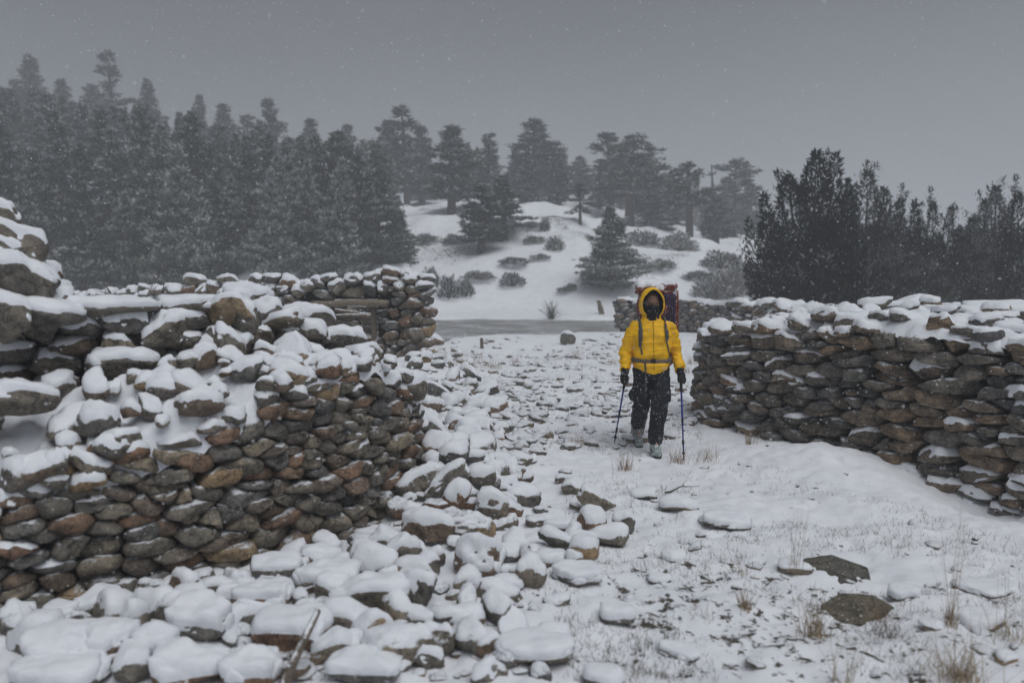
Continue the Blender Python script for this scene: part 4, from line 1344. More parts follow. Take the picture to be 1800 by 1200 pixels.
# the dense wood on the slope: forest trees nobody can name singly
forest = []
rgf = random.Random(5)
sky_u = [-200, 0, 55, 110, 160, 230, 265, 300, 343, 390, 430, 470, 520, 600, 650, 700, 760, 860, 930, 1000, 1080, 1150, 1300]
sky_v = [150, 150, 135, 165, 175, 185, 175, 205, 195, 215, 225, 215, 232, 245, 255, 240, 245, 260, 245, 290, 270, 300, 330]
def add_forest(n, ur, yr, hr, kinds, label, group, mind):
    c = tries = 0
    while c < n and tries < n * 40:
        tries += 1
        Y = rgf.uniform(*yr); u = rgf.uniform(*ur)
        x = (u - 900) / FPX * Y
        if any((x - a_) ** 2 + (Y - b_) ** 2 < mind ** 2 for a_, b_ in forest): continue
        zb = h1(x, Y)
        H = rgf.uniform(*hr)
        zmax = at(u, np.interp(u, sky_u, sky_v) + rgf.uniform(0, 18), Y)[2]
        if zb + H > zmax: H = zmax - zb
        if H < 4.5: continue
        forest.append((x, Y))
        kd = rgf.choice(kinds)
        plant_tree('fir_tree' if kd in ('fir', 'bushy') else 'pine_tree', label, kd, x, Y, H, rgf.uniform(.75, 1.3), group)
        c += 1
add_forest(52, (-160, 655), (49, 62), (6, 9.5), ('bushy', 'full', 'bushy', 'fir'), 'frosted conifer along the lower forest edge behind the near walls', 'lower forest edge', 2.5)
add_forest(80, (-180, 690), (62, 92), (8, 11.5), ('bushy', 'full', 'full', 'tall'), 'hazy conifer in the dense wood halfway up the left slope', 'wood halfway up the slope', 2.6)
add_forest(70, (-200, 780), (92, 150), (9, 13), ('full', 'full', 'full', 'fir'), 'faint conifer in the mist high on the left slope', 'misty wood high on the slope', 3.0)
add_forest(44, (760, 1330), (88, 130), (7, 11), ('full', 'full', 'tall', 'fir'), 'faint misty conifer along the crest behind the snowy knoll', 'misty trees along the crest', 2.6)
add_forest(15, (900, 1330), (72, 92), (5, 8.5), ('full', 'thin', 'fir'), 'mid-sized conifer among the clumps on the knoll behind the hiker', 'clumps on the knoll', 2.2)

# dead trunks
def snag(name, label, u, vf, vt, Y, r, seed, stubs=6, n=9):
    rg = np.random.default_rng(seed)
    x, _, zt = at(u, vt, Y)
    zb = h1(x, Y)
    H = zt - zb
    t = np.linspace(0, 1, n)
    P_ = np.stack([0.06 * np.cumsum(rg.normal(size=n)) * t, 0.06 * np.cumsum(rg.normal(size=n)) * t, -0.2 + t * (H + .2)], 1)
    parts = [tube_np(P_, r * (1 - .8 * t), seg=8)]
    for i in range(stubs):
        j = rg.integers(n // 2, n)
        a_ = rg.uniform(0, 6.28); L = rg.uniform(.3, .9) * r * 3.5
        d = np.array([math.cos(a_), math.sin(a_), rg.uniform(-.1, .6)])
        parts.append(tube_np([P_[j], P_[j] + d * L * .5, P_[j] + d * L + np.array([0, 0, .1 * L])], [r * .3, r * .2, r * .08], seg=5))
    o = obj(name, quads_mesh(name, parts), M_dead, None, (x, Y, zb))
    return tag(o, label, 'dead tree')
snag('dead_tree', 'bare dead snag with a forked broken top right of the lone pine', 1256, 460, 289, 74, 0.28, 3, 9)
snag('dead_tree', 'thin dead spike rising from the crest', 993, 380, 252, 93, 0.2, 4, 2)

# junipers behind the wall
JL = {
    'A': [(-1.55, 0, 4.35, .55), (-.7, .2, 4.9, .95), (0.05, 0, 5.6, .85), (.62, -.1, 5.55, .62), (1.15, .2, 4.5, .62), (-1.2, -.4, 3.2, 1.0), (.4, -.5, 3.6, 1.35), (-2.05, 0, 2.6, .3), (1.35, -.3, 2.9, .8)],
    'B': [(0, 0, 5.5, .95), (.55, .1, 4.9, .8), (-.6, 0, 4.6, .75), (1.0, 0, 3.9, .7), (0, -.4, 3.4, 1.35)],
    'C': [(0, 0, 5.5, .48), (.3, .1, 4.2, .55), (-.3, 0, 3.6, .55)],
    'D': [(-.4, 0, 5.5, .62), (.45, 0, 5.2, .62), (.9, .1, 4.4, .6), (-.9, 0, 4.1, .6), (0, -.3, 3.6, 1.2)],
    'E': [(0, 0, 5.5, 1.0), (.7, 0, 5.0, .8), (-.8, 0, 4.4, .8), (0, -.4, 3.4, 1.4)]}
JM = {k_: juniper(900 + ord(k_), v_, n={'A': 29000, 'C': 8000}.get(k_, 16000), mat=M_jun if k_ in 'AC' else M_jun2) for k_, v_ in JL.items()}
for u, vt, Y, kk, ws, lab in [
    (1432, 274, 25.5, 'A', 1.0, 'biggest and darkest juniper with a many-pointed top behind the wall'),
    (1526, 302, 31, 'B', 1.0, 'paler juniper with a spiky top right behind the biggest juniper'),
    (1492, 318, 27, 'C', .8, 'narrow dark juniper spire between the biggest and the paler juniper'),
    (1608, 352, 30, 'C', .9, 'slim pointed juniper standing alone between two wide ones'),
    (1655, 354, 28, 'D', .85, 'twin-topped dark juniper right of the slim pointed one'),
    (1752, 330, 31, 'E', .85, 'wide juniper with rounded top near the right edge'),
    (1808, 336, 26, 'D', .9, 'dark juniper cut by the right edge'),
    (1575, 425, 27.5, 'E', 1.1, 'low round juniper filling the gap below the paler juniper'),
    (1700, 415, 26.5, 'B', 1.1, 'low juniper between the twin-topped and the rounded juniper'),
    (1632, 450, 25.0, 'E', 1.0, 'lowest juniper clump just above the slab wall'),
    (1880, 340, 28, 'E', 1.0, 'juniper mostly outside the right edge'),
    (1568, 348, 29, 'D', .9, 'juniper shouldering the paler spiky one on its right side'),
    (1708, 385, 29.5, 'E', .9, 'frosted juniper filling the dip left of the rounded juniper'),
    (1622, 400, 28.5, 'B', .9, 'frosted juniper behind the slim pointed one')]:
    x, _, zt = at(u, vt, Y)
    zb = h1(x, Y)
    o = empty('juniper_tree', (x, Y, zb - .03))
    s = (zt - zb) / 5.5
    wsc = ws * (26.5 / Y) ** 0 * max(s, .62)
    o.scale = (wsc, wsc, s)
    obj('trunk', JM[kk][0], None, o); obj('crown', JM[kk][1], None, o)
    if kk != 'A': o.rotation_euler[2] = random.choice([0, 3.14]) + random.uniform(-.4, .4)
    tag(o, lab, 'tree', 'junipers behind the wall')

# shrubs on the snow
SH = [shrub(41, M_shrub), shrub(42, M_shrub), shrub(43, M_fol, upright=.8)]
def put_shrub(u, vf, wpx, hpx, lab, k_, group='shrubs on the far snow', Y=None):
    P_ = ghit(u, vf) if Y is None else (at(u, vf, Y)[0], Y, 0)
    o = empty('shrub', (P_[0], P_[1], h1(P_[0], P_[1])))
    W_, H_ = wpx * P_[1] / FPX / 1.35, hpx * P_[1] / FPX / 0.95
    o.scale = (W_, W_, H_)
    o.rotation_euler[2] = random.uniform(0, 6)
    obj('stem', SH[k_][0], None, o); obj('foliage', SH[k_][1], None, o)
    tag(o, lab, 'shrub', group)
for u, vf, wp, hp_, lab, k_ in [
    (788, 524, 38, 40, 'larger of two frosted bushes beside the hut corner', 2), (818, 520, 32, 30, 'smaller of two frosted bushes beside the hut corner', 2),
    (758, 503, 30, 34, 'frosted bush half hidden behind the hut corner', 2), (900, 502, 44, 24, 'bush at the foot of the large lower pine', 2),
    (958, 406, 18, 24, 'tiny fir-like bush high on the bare snow slope', 2), (975, 440, 34, 24, 'loose bush in the middle of the bare snow slope', 2),
    (1245, 524, 60, 34, 'grey leafless shrub right of the pack, before the slope', 0), (1285, 520, 90, 50, 'wide grey shrub at the foot of the big juniper', 1),
    (1190, 440, 70, 30, 'low grey scrub patch left of the long bare trunk', 0), (1160, 472, 60, 16, 'flat scrub patch below the straight-trunked pine', 1),
    (1270, 470, 80, 28, 'grey scrub at the foot of the dead snag', 0), (1310, 500, 60, 40, 'pale frosted shrub against the juniper edge', 0),
    (750, 425, 46, 14, 'flat scrub mat below the broad full pine', 1), (800, 428, 50, 16, 'scrub mat around the trunk of the broad full pine', 0),
    (840, 490, 60, 14, 'low mat of scrub around the short bare trunk', 1), (940, 425, 46, 10, 'thin scrub streak on the knoll', 0),
    (995, 512, 34, 9, 'small dark scrub patch low on the snowfield', 1), (1005, 505, 20, 7, 'tiny scrub patch above the small dark one', 0),
    (935, 400, 60, 10, 'scrub streak near the top of the knoll', 1), (905, 462, 60, 10, 'scrub streak right of the lower pines', 0), (950, 455, 36, 9, 'short scrub streak on the open slope', 1),
    (1230, 490, 70, 14, 'scrub band below the long bare trunk', 1), (1130, 430, 60, 24, 'scrub clump under the straight-trunked pine', 0)]:
    put_shrub(u, vf, wp, hp_, lab, k_)
for u, wp, hp_, lab, k_, Y in [(1440, 110, 60, 'frosted grey shrub at the foot of the biggest juniper', 0, 21), (1570, 120, 70, 'frosted grey shrub behind the slab wall, wide', 1, 20.5), (1690, 110, 60, 'frosted grey shrub behind the slab wall, near the right edge', 0, 20)]:
    put_shrub(u, 545, wp, hp_, lab, k_, 'shrubs behind the slab wall', Y)

for u, vf, H_px, lab in [(970, 560, 34, 'leafless frosted bush standing in the pond edge')]:
    P_ = ghit(u, vf)
    o = obj('leafless_bush', bare_bush(5, H_px * P_[1] / FPX * 1.1, 60), M_twig, None, (P_[0], P_[1], h1(P_[0], P_[1])))
    tag(o, lab, 'bush')
x, y, z = at(232, 500, 11.0)
o = obj('leafless_bush', bare_bush(6, 1.0, 9), M_twig, None, (x, y, z - .55))
tag(o, 'thin bare twigs rising behind the near wall', 'bush')

# stumps and posts by the pond
def post(name, label, u, vf, vt, wpx, lean, seed):
    P_ = ghit(u, vf)
    H = (vf - vt) * P_[1] / FPX; r = wpx * P_[1] / FPX / 2
    t = np.linspace(0, 1, 7)
    pts = np.stack([lean * H * t, 0 * t, -.1 + t * (H + .1)], 1)
    V, F = tube_np(pts, r * (1.1 - .45 * t), seg=9, seed=seed, rough=r * .3)
    o = obj(name, quads_mesh(name, [(V, F)]), M_wood, None, (P_[0], P_[1], h1(P_[0], P_[1])))
    return tag(o, label, 'stump')
post('tree_stump', 'leaning grey dead stump by the far shore left of the hiker', 1058, 552, 527, 10, -.25, 3)
post('wooden_post', 'short grey wooden post in the snow before the pond', 848, 612, 594, 8, -.1, 4)

# ------------------------------------------------------------------ dry grass and twigs
M_grass = simple('dry_grass', (0.30, 0.225, 0.135), 0.8, 8, 0.4, 0)
M_grass_r = simple('rusty_grass', (0.24, 0.14, 0.085), 0.8, 8, 0.4, 0)
M_stub = simple('dark_turf', (0.11, 0.09, 0.062), 0.85, 8, 0.5, 0)

def grass(bases, H, lean, wdt, rg, seg=4):
    """bent tapering stems, one strip of quads each, with a seed head on some"""
    Vs, Fs, o_ = [], [], 0
    for (x, y, z), h in zip(bases, H):
        d = np.array([rg.normal() * lean, rg.normal() * lean, 1.0])
        p = np.array([x, y, z - .01])
        side = np.array([rg.normal(), rg.normal() * .4, 0]); side /= np.linalg.norm(side) + 1e-9
        cv = np.array([rg.normal() * .25 * lean, rg.normal() * .25 * lean, -.05 * lean])
        if rg.random() < .12: cv *= 5
        pts = []
        for k in range(seg + 1):
            t = k / seg
            pts.append((p.copy(), wdt * (1 - .8 * t)))
            d2 = d / np.linalg.norm(d); p = p + d2 * h / seg; d = d + cv
        for q, w_ in pts:
            Vs.append(q - side * w_ / 2); Vs.append(q + side * w_ / 2)
        for k in range(seg):
            Fs.append((o_ + 2 * k, o_ + 2 * k + 1, o_ + 2 * k + 3, o_ + 2 * k + 2))
        o_ += 2 * (seg + 1)
    return np.array(Vs), np.array(Fs)

def tuft(u, v, wpx, hpx, n, lab, mat, seed, lean=.28, stalks=0, stalk_px=0, wd=.0035):
    P_ = ghit(u, v); Y = P_[1]
    rg = np.random.default_rng(seed)
    sx, hh = wpx * Y / FPX / 2, hpx * Y / FPX
    b_ = [(rg.normal() * sx * .35, rg.normal() * sx * .35, 0) for _ in range(n)]
    H = rg.uniform(.35, 1.0, n) * hh
    V, F = grass(b_, H, lean, wd, rg)
    o = obj('grass_tuft', mesh_np('grass_tuft', V, F, False), mat, None, (P_[0], Y, h1(P_[0], Y)))
    if stalks:
        b_ = [(rg.normal() * sx * .3, rg.normal() * sx * .3, 0) for _ in range(stalks)]
        V, F = grass(b_, rg.uniform(.6, 1.0, stalks) * stalk_px * Y / FPX, .09, .003, rg, 6)
        obj('stalks', mesh_np('stalks', V, F, False), M_grass, o)
    return tag(o, lab, 'grass', 'dry grass tufts')
tuft(1100, 826, 50, 44, 70, 'reddish dry grass tuft in front of the hiker', M_grass_r, 1)
tuft(1190, 812, 50, 40, 60, 'dry grass tuft at the tip of the hiker\'s nearer pole', M_grass_r, 2)
tuft(1245, 808, 60, 46, 60, 'dry grass tuft right of the nearer pole tip', M_grass, 3, .4)
tuft(1320, 782, 26, 44, 46, 'tan grass tuft against the foot of the slab wall', M_grass, 4, .15)
tuft(1014, 782, 50, 30, 50, 'low dry grass tuft left of the hiker\'s far pole', M_grass, 5)
tuft(1398, 1008, 40, 40, 30, 'tall pale stalks rising left of the large grey slab', M_grass, 6, .3, 9, 165)
tuft(1432, 1118, 80, 80, 80, 'dry grass tuft left of the bare brownish slab', M_grass, 7, .3, 8, 110)
tuft(1590, 966, 60, 52, 10, 'few bent stems on the open snow behind the slabs', M_grass, 8, .5)
tuft(1672, 1100, 40, 60, 26, 'tallest upright stalks near the right edge', M_grass, 9, .25, 12, 250)
tuft(1690, 1196, 150, 110, 150, 'big tangled dry grass tuft at the lower right edge', M_grass, 10, .6, 10, 170)
tuft(1560, 1120, 130, 60, 90, 'matted grass below the bare brownish slab', M_stub, 11, .7)
tuft(1770, 1120, 120, 70, 70, 'dry grass over the snow-padded slab near the right edge', M_grass, 12, .6, 6, 160)
tuft(1480, 1200, 60, 110, 20, 'thin stems at the bottom edge below the slabs', M_grass, 13, .25, 4, 140)
tuft(1545, 1090, 50, 60, 16, 'thin reddish stems growing over the bare brownish slab', M_grass_r, 14, .5)
tuft(1300, 1010, 60, 34, 20, 'sparse short stems on open snow in the middle foreground', M_grass, 15, .4)
tuft(1235, 1085, 60, 40, 18, 'sparse short stems left of the dark green slab', M_grass, 16, .4)
for i, (u, v, wp, hp_, m_, lab) in enumerate([(815, 648, 30, 40, M_grass, 'tan grass tuft by the hut rubble'), (832, 640, 50, 34, M_grass, 'pale grass beside the short wooden post'), (905, 642, 24, 26, M_grass_r, 'small reddish tuft on the stony path before the pond'),
        (868, 648, 50, 24, M_grass, 'grass tuft between hut rubble and reddish tuft'), (1012, 625, 40, 22, M_grass, 'low grass tuft beside the small dark stone heap'), (1216, 640, 40, 26, M_grass, 'low grass tuft behind the hiker at the wall end'),
        (1208, 655, 36, 22, M_grass_r, 'reddish grass tuft right behind the hiker'), (1075, 640, 40, 20, M_grass, 'low grass tuft left of the hiker\'s elbow'), (770, 625, 60, 30, M_grass, 'pale stems at the foot of the hut corner'), (1310, 1070, 40, 50, M_grass, 'thin stems on snow between dark green slab and tall stalks')]):
    tuft(u, v, wp, hp_, 40, lab, m_, 40 + i, .3, wd=.006)
# short stubble poking through thin snow
rg = np.random.default_rng(77)
b_, H_ = [], []
for poly, cnt, hm in [([(1000, 830), (1350, 830), (1800, 950), (1800, 1200), (1000, 1200), (950, 1000)], 2600, .05), ([(800, 640), (1090, 600), (1230, 650), (1230, 790), (900, 800)], 1600, .06)]:
    c = 0
    while c < cnt:
        u, v = rg.uniform(min(p[0] for p in poly), max(p[0] for p in poly)), rg.uniform(min(p[1] for p in poly), max(p[1] for p in poly))
        if not inpoly(u, v, poly): continue
        d = ray(u, v); t = -CAMZ / d[2]
        x, y = d[0] * t, d[1] * t
        if noise2(np.array([x * 1.6]), np.array([y * 1.6]), 9)[0] < rg.uniform(-.35, .5): continue
        for q in range(3):
            xx, yy = x + rg.normal() * .02, y + rg.normal() * .02
            b_.append((xx, yy, h1(xx, yy))); H_.append(hm * rg.uniform(.35, 1.3))
        c += 1
V, F = grass(b_, H_, .75, .0035, rg, 2)
tag(obj('grass_stubble', mesh_np('grass_stubble', V, F, False), M_stub), 'short dark grass blades poking through thin snow', 'grass', kind='stuff')

def stick(name, label, P0, P1, r, seed, cap=True, mat=M_wood, bendy=.02, kids=0):
    rg = np.random.default_rng(seed)
    P0, P1 = np.array(P0), np.array(P1)
    t = np.linspace(0, 1, 8)
    pts = P0 + (P1 - P0) * t[:, None] + bendy * np.stack([noise3(np.stack([t * 3, t * 0 + k, t * 0], 1), seed) for k in range(3)], 1)
    parts = [tube_np(pts, r * (1.05 - .5 * t), seg=8, seed=seed, rough=r * .25)]
    for i in range(kids):
        j = rg.integers(2, 7); d = rg.normal(size=3) * .5 + (P1 - P0) / np.linalg.norm(P1 - P0); L = np.linalg.norm(P1 - P0) * .3
        parts.append(tube_np([pts[j], pts[j] + d * L * .5, pts[j] + d * L], [r * .5, r * .4, r * .2], seg=5))
    return tag(obj(name, quads_mesh(name, parts), mat), label, 'stick')
a = ghit(500, 1215); a = np.array(at(500, 1205, a[1] - .12)); b = at(560, 1068, a[1] + .3)
stick('stick', 'weathered snow-dusted stick jutting up among the boulders at the bottom edge', a - (np.array(b) - a) * .25, b, .026, 3)
a = ghit(822, 1078); b = at(842, 1022, a[1] + .12)
stick('stick', 'short dark twig standing in the snow below the largest boulder', a, b, .008, 4, mat=M_bark)
a = ghit(1165, 872); b = at(1212, 856, a[1] + .1)
stick('stick', 'thin dark twig lying on snow left of the reddish grass', (a[0], a[1], a[2] + .01), (b[0], b[1], max(b[2], h1(b[0], b[1]) + .05)), .008, 5, mat=M_bark, kids=2)

# ------------------------------------------------------------------ the hiker
def loft(rings, seg=28):
    """horizontal elliptical rings (z, cx, cy, rx, ry) -> closed tube"""
    th = np.linspace(0, 2 * np.pi, seg, endpoint=False)
    V = np.concatenate([np.stack([cx + rx * np.sign(np.cos(th)) * np.abs(np.cos(th)) ** .85, cy + ry * np.sign(np.sin(th)) * np.abs(np.sin(th)) ** .9, np.full(seg, z)], 1) for z, cx, cy, rx, ry in rings])
    n = len(rings)
    F = [(i * seg + j, i * seg + (j + 1) % seg, (i + 1) * seg + (j + 1) % seg, (i + 1) * seg + j) for i in range(n - 1) for j in range(seg)]
    V = np.concatenate([V, [[rings[0][1], rings[0][2], rings[0][0]]], [[rings[-1][1], rings[-1][2], rings[-1][0]]]])
    for j in range(seg):
        F.append((n * seg, (j + 1) % seg, j, j)); F.append((n * seg + 1, (n - 1) * seg + j, (n - 1) * seg + (j + 1) % seg, (n - 1) * seg + (j + 1) % seg))
    return V, F

def ball(c, r, sub=ICO3, rot=None):
    V = sub[0] * np.array(r)
    if rot is not None: V = V @ rotm(*rot).T
    return V + np.array(c), [tuple(f) + (f[2],) for f in sub[1]]

def fuse(name, parts, voxel, smooth=4, wrinkle=None):
    """join overlapping volumes into one continuous skin"""
    m = quads_mesh(name + '_src', parts)
    bm = bmesh.new(); bm.from_mesh(m)
    bmesh.ops.recalc_face_normals(bm, faces=bm.faces); bm.to_mesh(m); bm.free()
    o = bpy.data.objects.new(name + '_src', m)
    COL.objects.link(o)
    md = o.modifiers.new('r', 'REMESH'); md.mode = 'VOXEL'; md.voxel_size = voxel
    ms = o.modifiers.new('s', 'SMOOTH'); ms.iterations = smooth; ms.factor = 0.5
    dg = bpy.context.evaluated_depsgraph_get()
    r = bpy.data.meshes.new_from_object(o.evaluated_get(dg))
    bpy.data.objects.remove(o, do_unlink=True)
    r.name = name
    if wrinkle:
        n = len(r.vertices)
        co = np.zeros(n * 3, np.float32); no = np.zeros(n * 3, np.float32)
        r.vertices.foreach_get('co', co); r.vertices.foreach_get('normal', no)
        co, no = co.reshape(-1, 3), no.reshape(-1, 3)
        co = co + no * wrinkle(co.astype(float))[:, None]
        r.vertices.foreach_set('co', co.astype(np.float32).ravel())
        r.update()
    r.polygons.foreach_set('use_smooth', np.ones(len(r.polygons), bool))
    return r

def cloth(name, c, scale=140, var=.18, rough=.75, bump=.25, snowy=0.0, dirt=None):
    k = NT(name)
    tc = k.n('TexCoord').outputs['Object']
    n1 = k.noise(tc, 9, 4, .6); n2 = k.noise(tc, scale, 2)
    cc = k.ramp(n1, [(.3, tuple(x * (1 - var) for x in c)), (.7, tuple(x * (1 + var) for x in c))])
    if snowy:
        g = k.n('NewGeometry'); sx = k.n('SeparateXYZ'); k.l(g.outputs['Normal'], sx.inputs[0])
        nf = k.noise(tc, 75, 2, .5)
        f = k.math('MULTIPLY', k.rng(nf, .70 - .12 * snowy, .74 - .12 * snowy), .8)
        ntop = k.noise(tc, 16, 4, .7)
        f2 = k.rng(k.math('ADD', sx.outputs[2], k.math('MULTIPLY', k.math('SUBTRACT', ntop, .5), 1.6)), .95, 1.15)
        cc = k.mix(k.math('MAXIMUM', f, k.math('MULTIPLY', f2, .8)), cc, SNOW)
    k.col(cc); k.set('Roughness', rough)
    k.bump(k.math('ADD', k.math('MULTIPLY', n1, .6), k.math('MULTIPLY', n2, .12)), bump, .006)
    return k.m
M_yel = cloth('yellow_shell_fabric', (0.86, 0.47, 0.005), rough=.6, snowy=.12, var=.2, bump=.5)
M_trs = cloth('dark_trouser_fabric', (0.013, 0.015, 0.020), snowy=.32, rough=.85)
M_blk = cloth('black_knit', (0.010, 0.010, 0.012), snowy=.25, rough=.9)
M_gai = cloth('charcoal_fleece', (0.035, 0.037, 0.042), rough=.9)
M_skin = simple('weathered_skin', (0.17, 0.095, 0.065), .6, 30, .15, .1)
M_eye = simple('eye_dark', (0.012, 0.01, 0.01), .2, 10, .1, 0)
M_boot = cloth('hiking_boot', (0.20, 0.24, 0.24), snowy=1.1, rough=.8)
M_sole = cloth('boot_sole', (0.03, 0.03, 0.03), snowy=.4)
M_gtr = cloth('snow_caked_gaiter', (0.17, 0.155, 0.145), snowy=1.2, rough=.9)
M_red = cloth('rust_red_nylon', (0.17, 0.042, 0.030), snowy=.75, rough=.8, bump=.6, scale=40)
M_pur = cloth('purple_foam_mat', (0.055, 0.040, 0.085), snowy=.3, rough=.75)
M_str = cloth('grey_webbing', (0.075, 0.072, 0.066), snowy=.5, rough=.85)
M_blt = cloth('brown_grey_belt', (0.13, 0.105, 0.08), snowy=.3, rough=.85)
M_lace = cloth('salmon_boot_tongue', (0.42, 0.22, 0.18), snowy=.8)
M_pole = NT('blue_anodised_pole'); M_pole.col((0.018, 0.028, 0.22)); M_pole.set('Metallic', .3); M_pole.set('Roughness', .38); M_pole = M_pole.m
M_rub = simple('black_rubber', (0.018, 0.018, 0.02), .7, 60, .2, .2)
M_tip = simple('dark_steel_tip', (0.05, 0.05, 0.055), .4, 60, .2, 0)

HX, HY = 1.515, 8.62
HZ = h1(HX, HY) - 0.005
PER = tag(empty('person', (HX, HY, HZ)), 'person in yellow hooded jacket and dark trousers walking with two poles towards the gap', 'person')
PS = 1.035
PER.scale = (PS, PS, PS)

ARM = {-1: [(-.10, .015, 1.365), (-.165, .02, 1.335), (-.215, .03, 1.25), (-.250, .055, 1.12), (-.266, .05, 1.04), (-.278, -.01, .95), (-.284, -.055, .885)],
       1: [(.10, .015, 1.37), (.168, .02, 1.34), (.220, .03, 1.25), (.258, .055, 1.12), (.276, .05, 1.04), (.286, -.02, .95), (.288, -.075, .885)]}
LEG = {-1: [(-.090, .02, .90), (-.096, .01, .74), (-.100, .0, .60), (-.094, .05, .48), (-.082, .20, .36), (-.076, .34, .25)],
       1: [(.090, .0, .90), (.090, -.05, .74), (.080, -.10, .60), (.066, -.125, .48), (.046, -.11, .30), (.036, -.09, .13)]}

# body: one continuous surface under the clothes
def head_parts():
    P_ = [ball((0, .015, 1.585), (.078, .098, .118)), ball((0, -.02, 1.52), (.058, .07, .06)), ball((0, -.088, 1.565), (.0135, .02, .024)), ball((0, -.082, 1.60), (.05, .02, .014))]
    for s in (-1, 1): P_.append(ball((s * .079, .015, 1.575), (.012, .02, .03)))
    P_.append(tube_np([(0, .02, 1.36), (0, .015, 1.53)], .055, seg=14))
    return P_
bp_ = head_parts()
bp_.append(loft([(.82, 0, 0, .15, .10), (.95, 0, 0, .155, .10), (1.05, 0, 0, .14, .095), (1.25, 0, 0, .165, .105), (1.36, 0, .01, .16, .09), (1.41, 0, .01, .08, .07)]))
for s in (-1, 1):
    bp_.append(tube_np(ARM[s], [.05, .055, .05, .044, .042, .036, .030], seg=12))
    bp_.append(tube_np(LEG[s], [.085, .083, .07, .055, .048, .04], seg=14))
    hx_, hy_, hz_ = ARM[s][-1]
    bp_.append(ball((hx_, hy_ - .03, hz_ - .06), (.028, .035, .045)))
    lx_, ly_, lz_ = LEG[s][-1]
    bp_.append(tube_np([(lx_, ly_, lz_ + .02), (lx_, ly_ - .02, lz_ - .06)], [.04, .042], seg=10))
obj('body', fuse('body', bp_, .009, 3), M_skin, PER)
for s in (-1, 1):
    V, F = ball((s * .03, -.078, 1.592), (.012, .010, .008), ICO2)
    obj('eye', quads_mesh('eye', [(V, F)]), M_eye, PER)

# jacket with sleeves
def jw(p):
    arm = sstep(.17, .23, np.abs(p[:, 0]))
    rid = 1 - np.abs(noise3(p * np.array([6, 6, 15]) + .7 * fbm(p * 5, 2, 2)[:, None], 11))
    f = .010 * fbm(p * np.array([5, 5, 14]), 3, 3) + -.004 + .009 * (rid ** 3 - .3) + arm * .014 * (1 - np.abs(noise3(p * np.array([9, 9, 26]), 5))) - arm * .009
    f += .007 * np.exp(-((p[:, 2] - .93) / .05) ** 2) * noise3(p * np.array([22, 22, 7]), 8)
    return f
rings = [(.865, 0, -.005, .192, .140), (.90, 0, -.005, .205, .148), (.955, 0, -.005, .210, .15), (1.005, 0, -.005, .190, .136), (1.06, 0, -.01, .208, .150), (1.15, 0, -.01, .215, .156), (1.26, 0, -.01, .215, .152),
         (1.33, 0, 0, .208, .136), (1.385, 0, .01, .17, .115), (1.42, 0, .01, .125, .105), (1.47, 0, .01, .105, .105)]
jp = [loft([(z, cx, cy, rx * .94, ry * .95) for z, cx, cy, rx, ry in rings])]
V = jp[0][0]
low = sstep(.98, .86, V[:, 2])
V[:, 2] += low * (.085 * np.clip(np.abs(V[:, 0]) / .2, 0, 1) ** 1.6 - .018)
for s in (-1, 1): jp.append(tube_np(ARM[s], [.055, .074, .077, .073, .071, .064, .054], seg=18)); jp.append(ball((s * .172, .02, 1.335), (.078, .08, .075)))
jacket = obj('jacket', fuse('jacket', jp, .0095, 3, jw), M_yel, PER)
# hood: open shell round the face
def hood_shell(name, scale, mat, phi0, thick, parent, seed=2):
    C = np.array([0, .018, 1.578])
    nphi, npsi = 20, 40
    V = []
    for i in range(nphi):
        ph = phi0 + (math.pi - phi0) * (i / (nphi - 1)) ** .9
        for j in range(npsi):
            ps = 2 * math.pi * j / npsi
            up = math.sin(ps)
            rz = .172 if up > 0 else .165
            x = math.sin(ph) * math.cos(ps) * .128 * (1 - .12 * max(0, up) ** 2)
            z = math.sin(ph) * up * rz
            y = -math.cos(ph) * .155 - (.03 * max(0, up) * max(0, math.cos(ph) + .1))
            V.append(C + np.array([x, y, z]) * scale)
    V = np.array(V)
    n = V - C; n /= np.linalg.norm(n, axis=1)[:, None] + 1e-9
    V = V + n * (.006 * fbm(V * 14, 3, seed))[:, None]
    Vi = V - n * thick
    N = len(V)
    F = []
    for i in range(nphi - 1):
        for j in range(npsi):
            a_, b_, c_, d_ = i * npsi + j, i * npsi + (j + 1) % npsi, (i + 1) * npsi + (j + 1) % npsi, (i + 1) * npsi + j
            F.append((a_, d_, c_, b_)); F.append((N + a_, N + b_, N + c_, N + d_))
    for j in range(npsi):
        F.append((j, (j + 1) % npsi, N + (j + 1) % npsi, N + j))
    return obj(name, quads_mesh(name, [(np.concatenate([V, Vi]), F)]), mat, parent)
hood = hood_shell('hood', 1.04, M_yel, R(60), .010, PER)
hood_shell('hood_lining', .965, M_blk, R(58), .006, hood)
# fleece over mouth and neck
gp = [loft([(1.40, 0, .005, .085, .085), (1.47, 0, 0, .082, .088), (1.52, 0, -.01, .080, .098), (1.555, 0, -.012, .078, .104), (1.570, 0, -.008, .072, .098)]), ball((0, -.09, 1.555), (.022, .026, .026))]
obj('neck_gaiter', fuse('neck_gaiter', gp, .008, 4, lambda p: .005 * fbm(p * np.array([8, 8, 30]), 2, 4)), M_blk, PER)
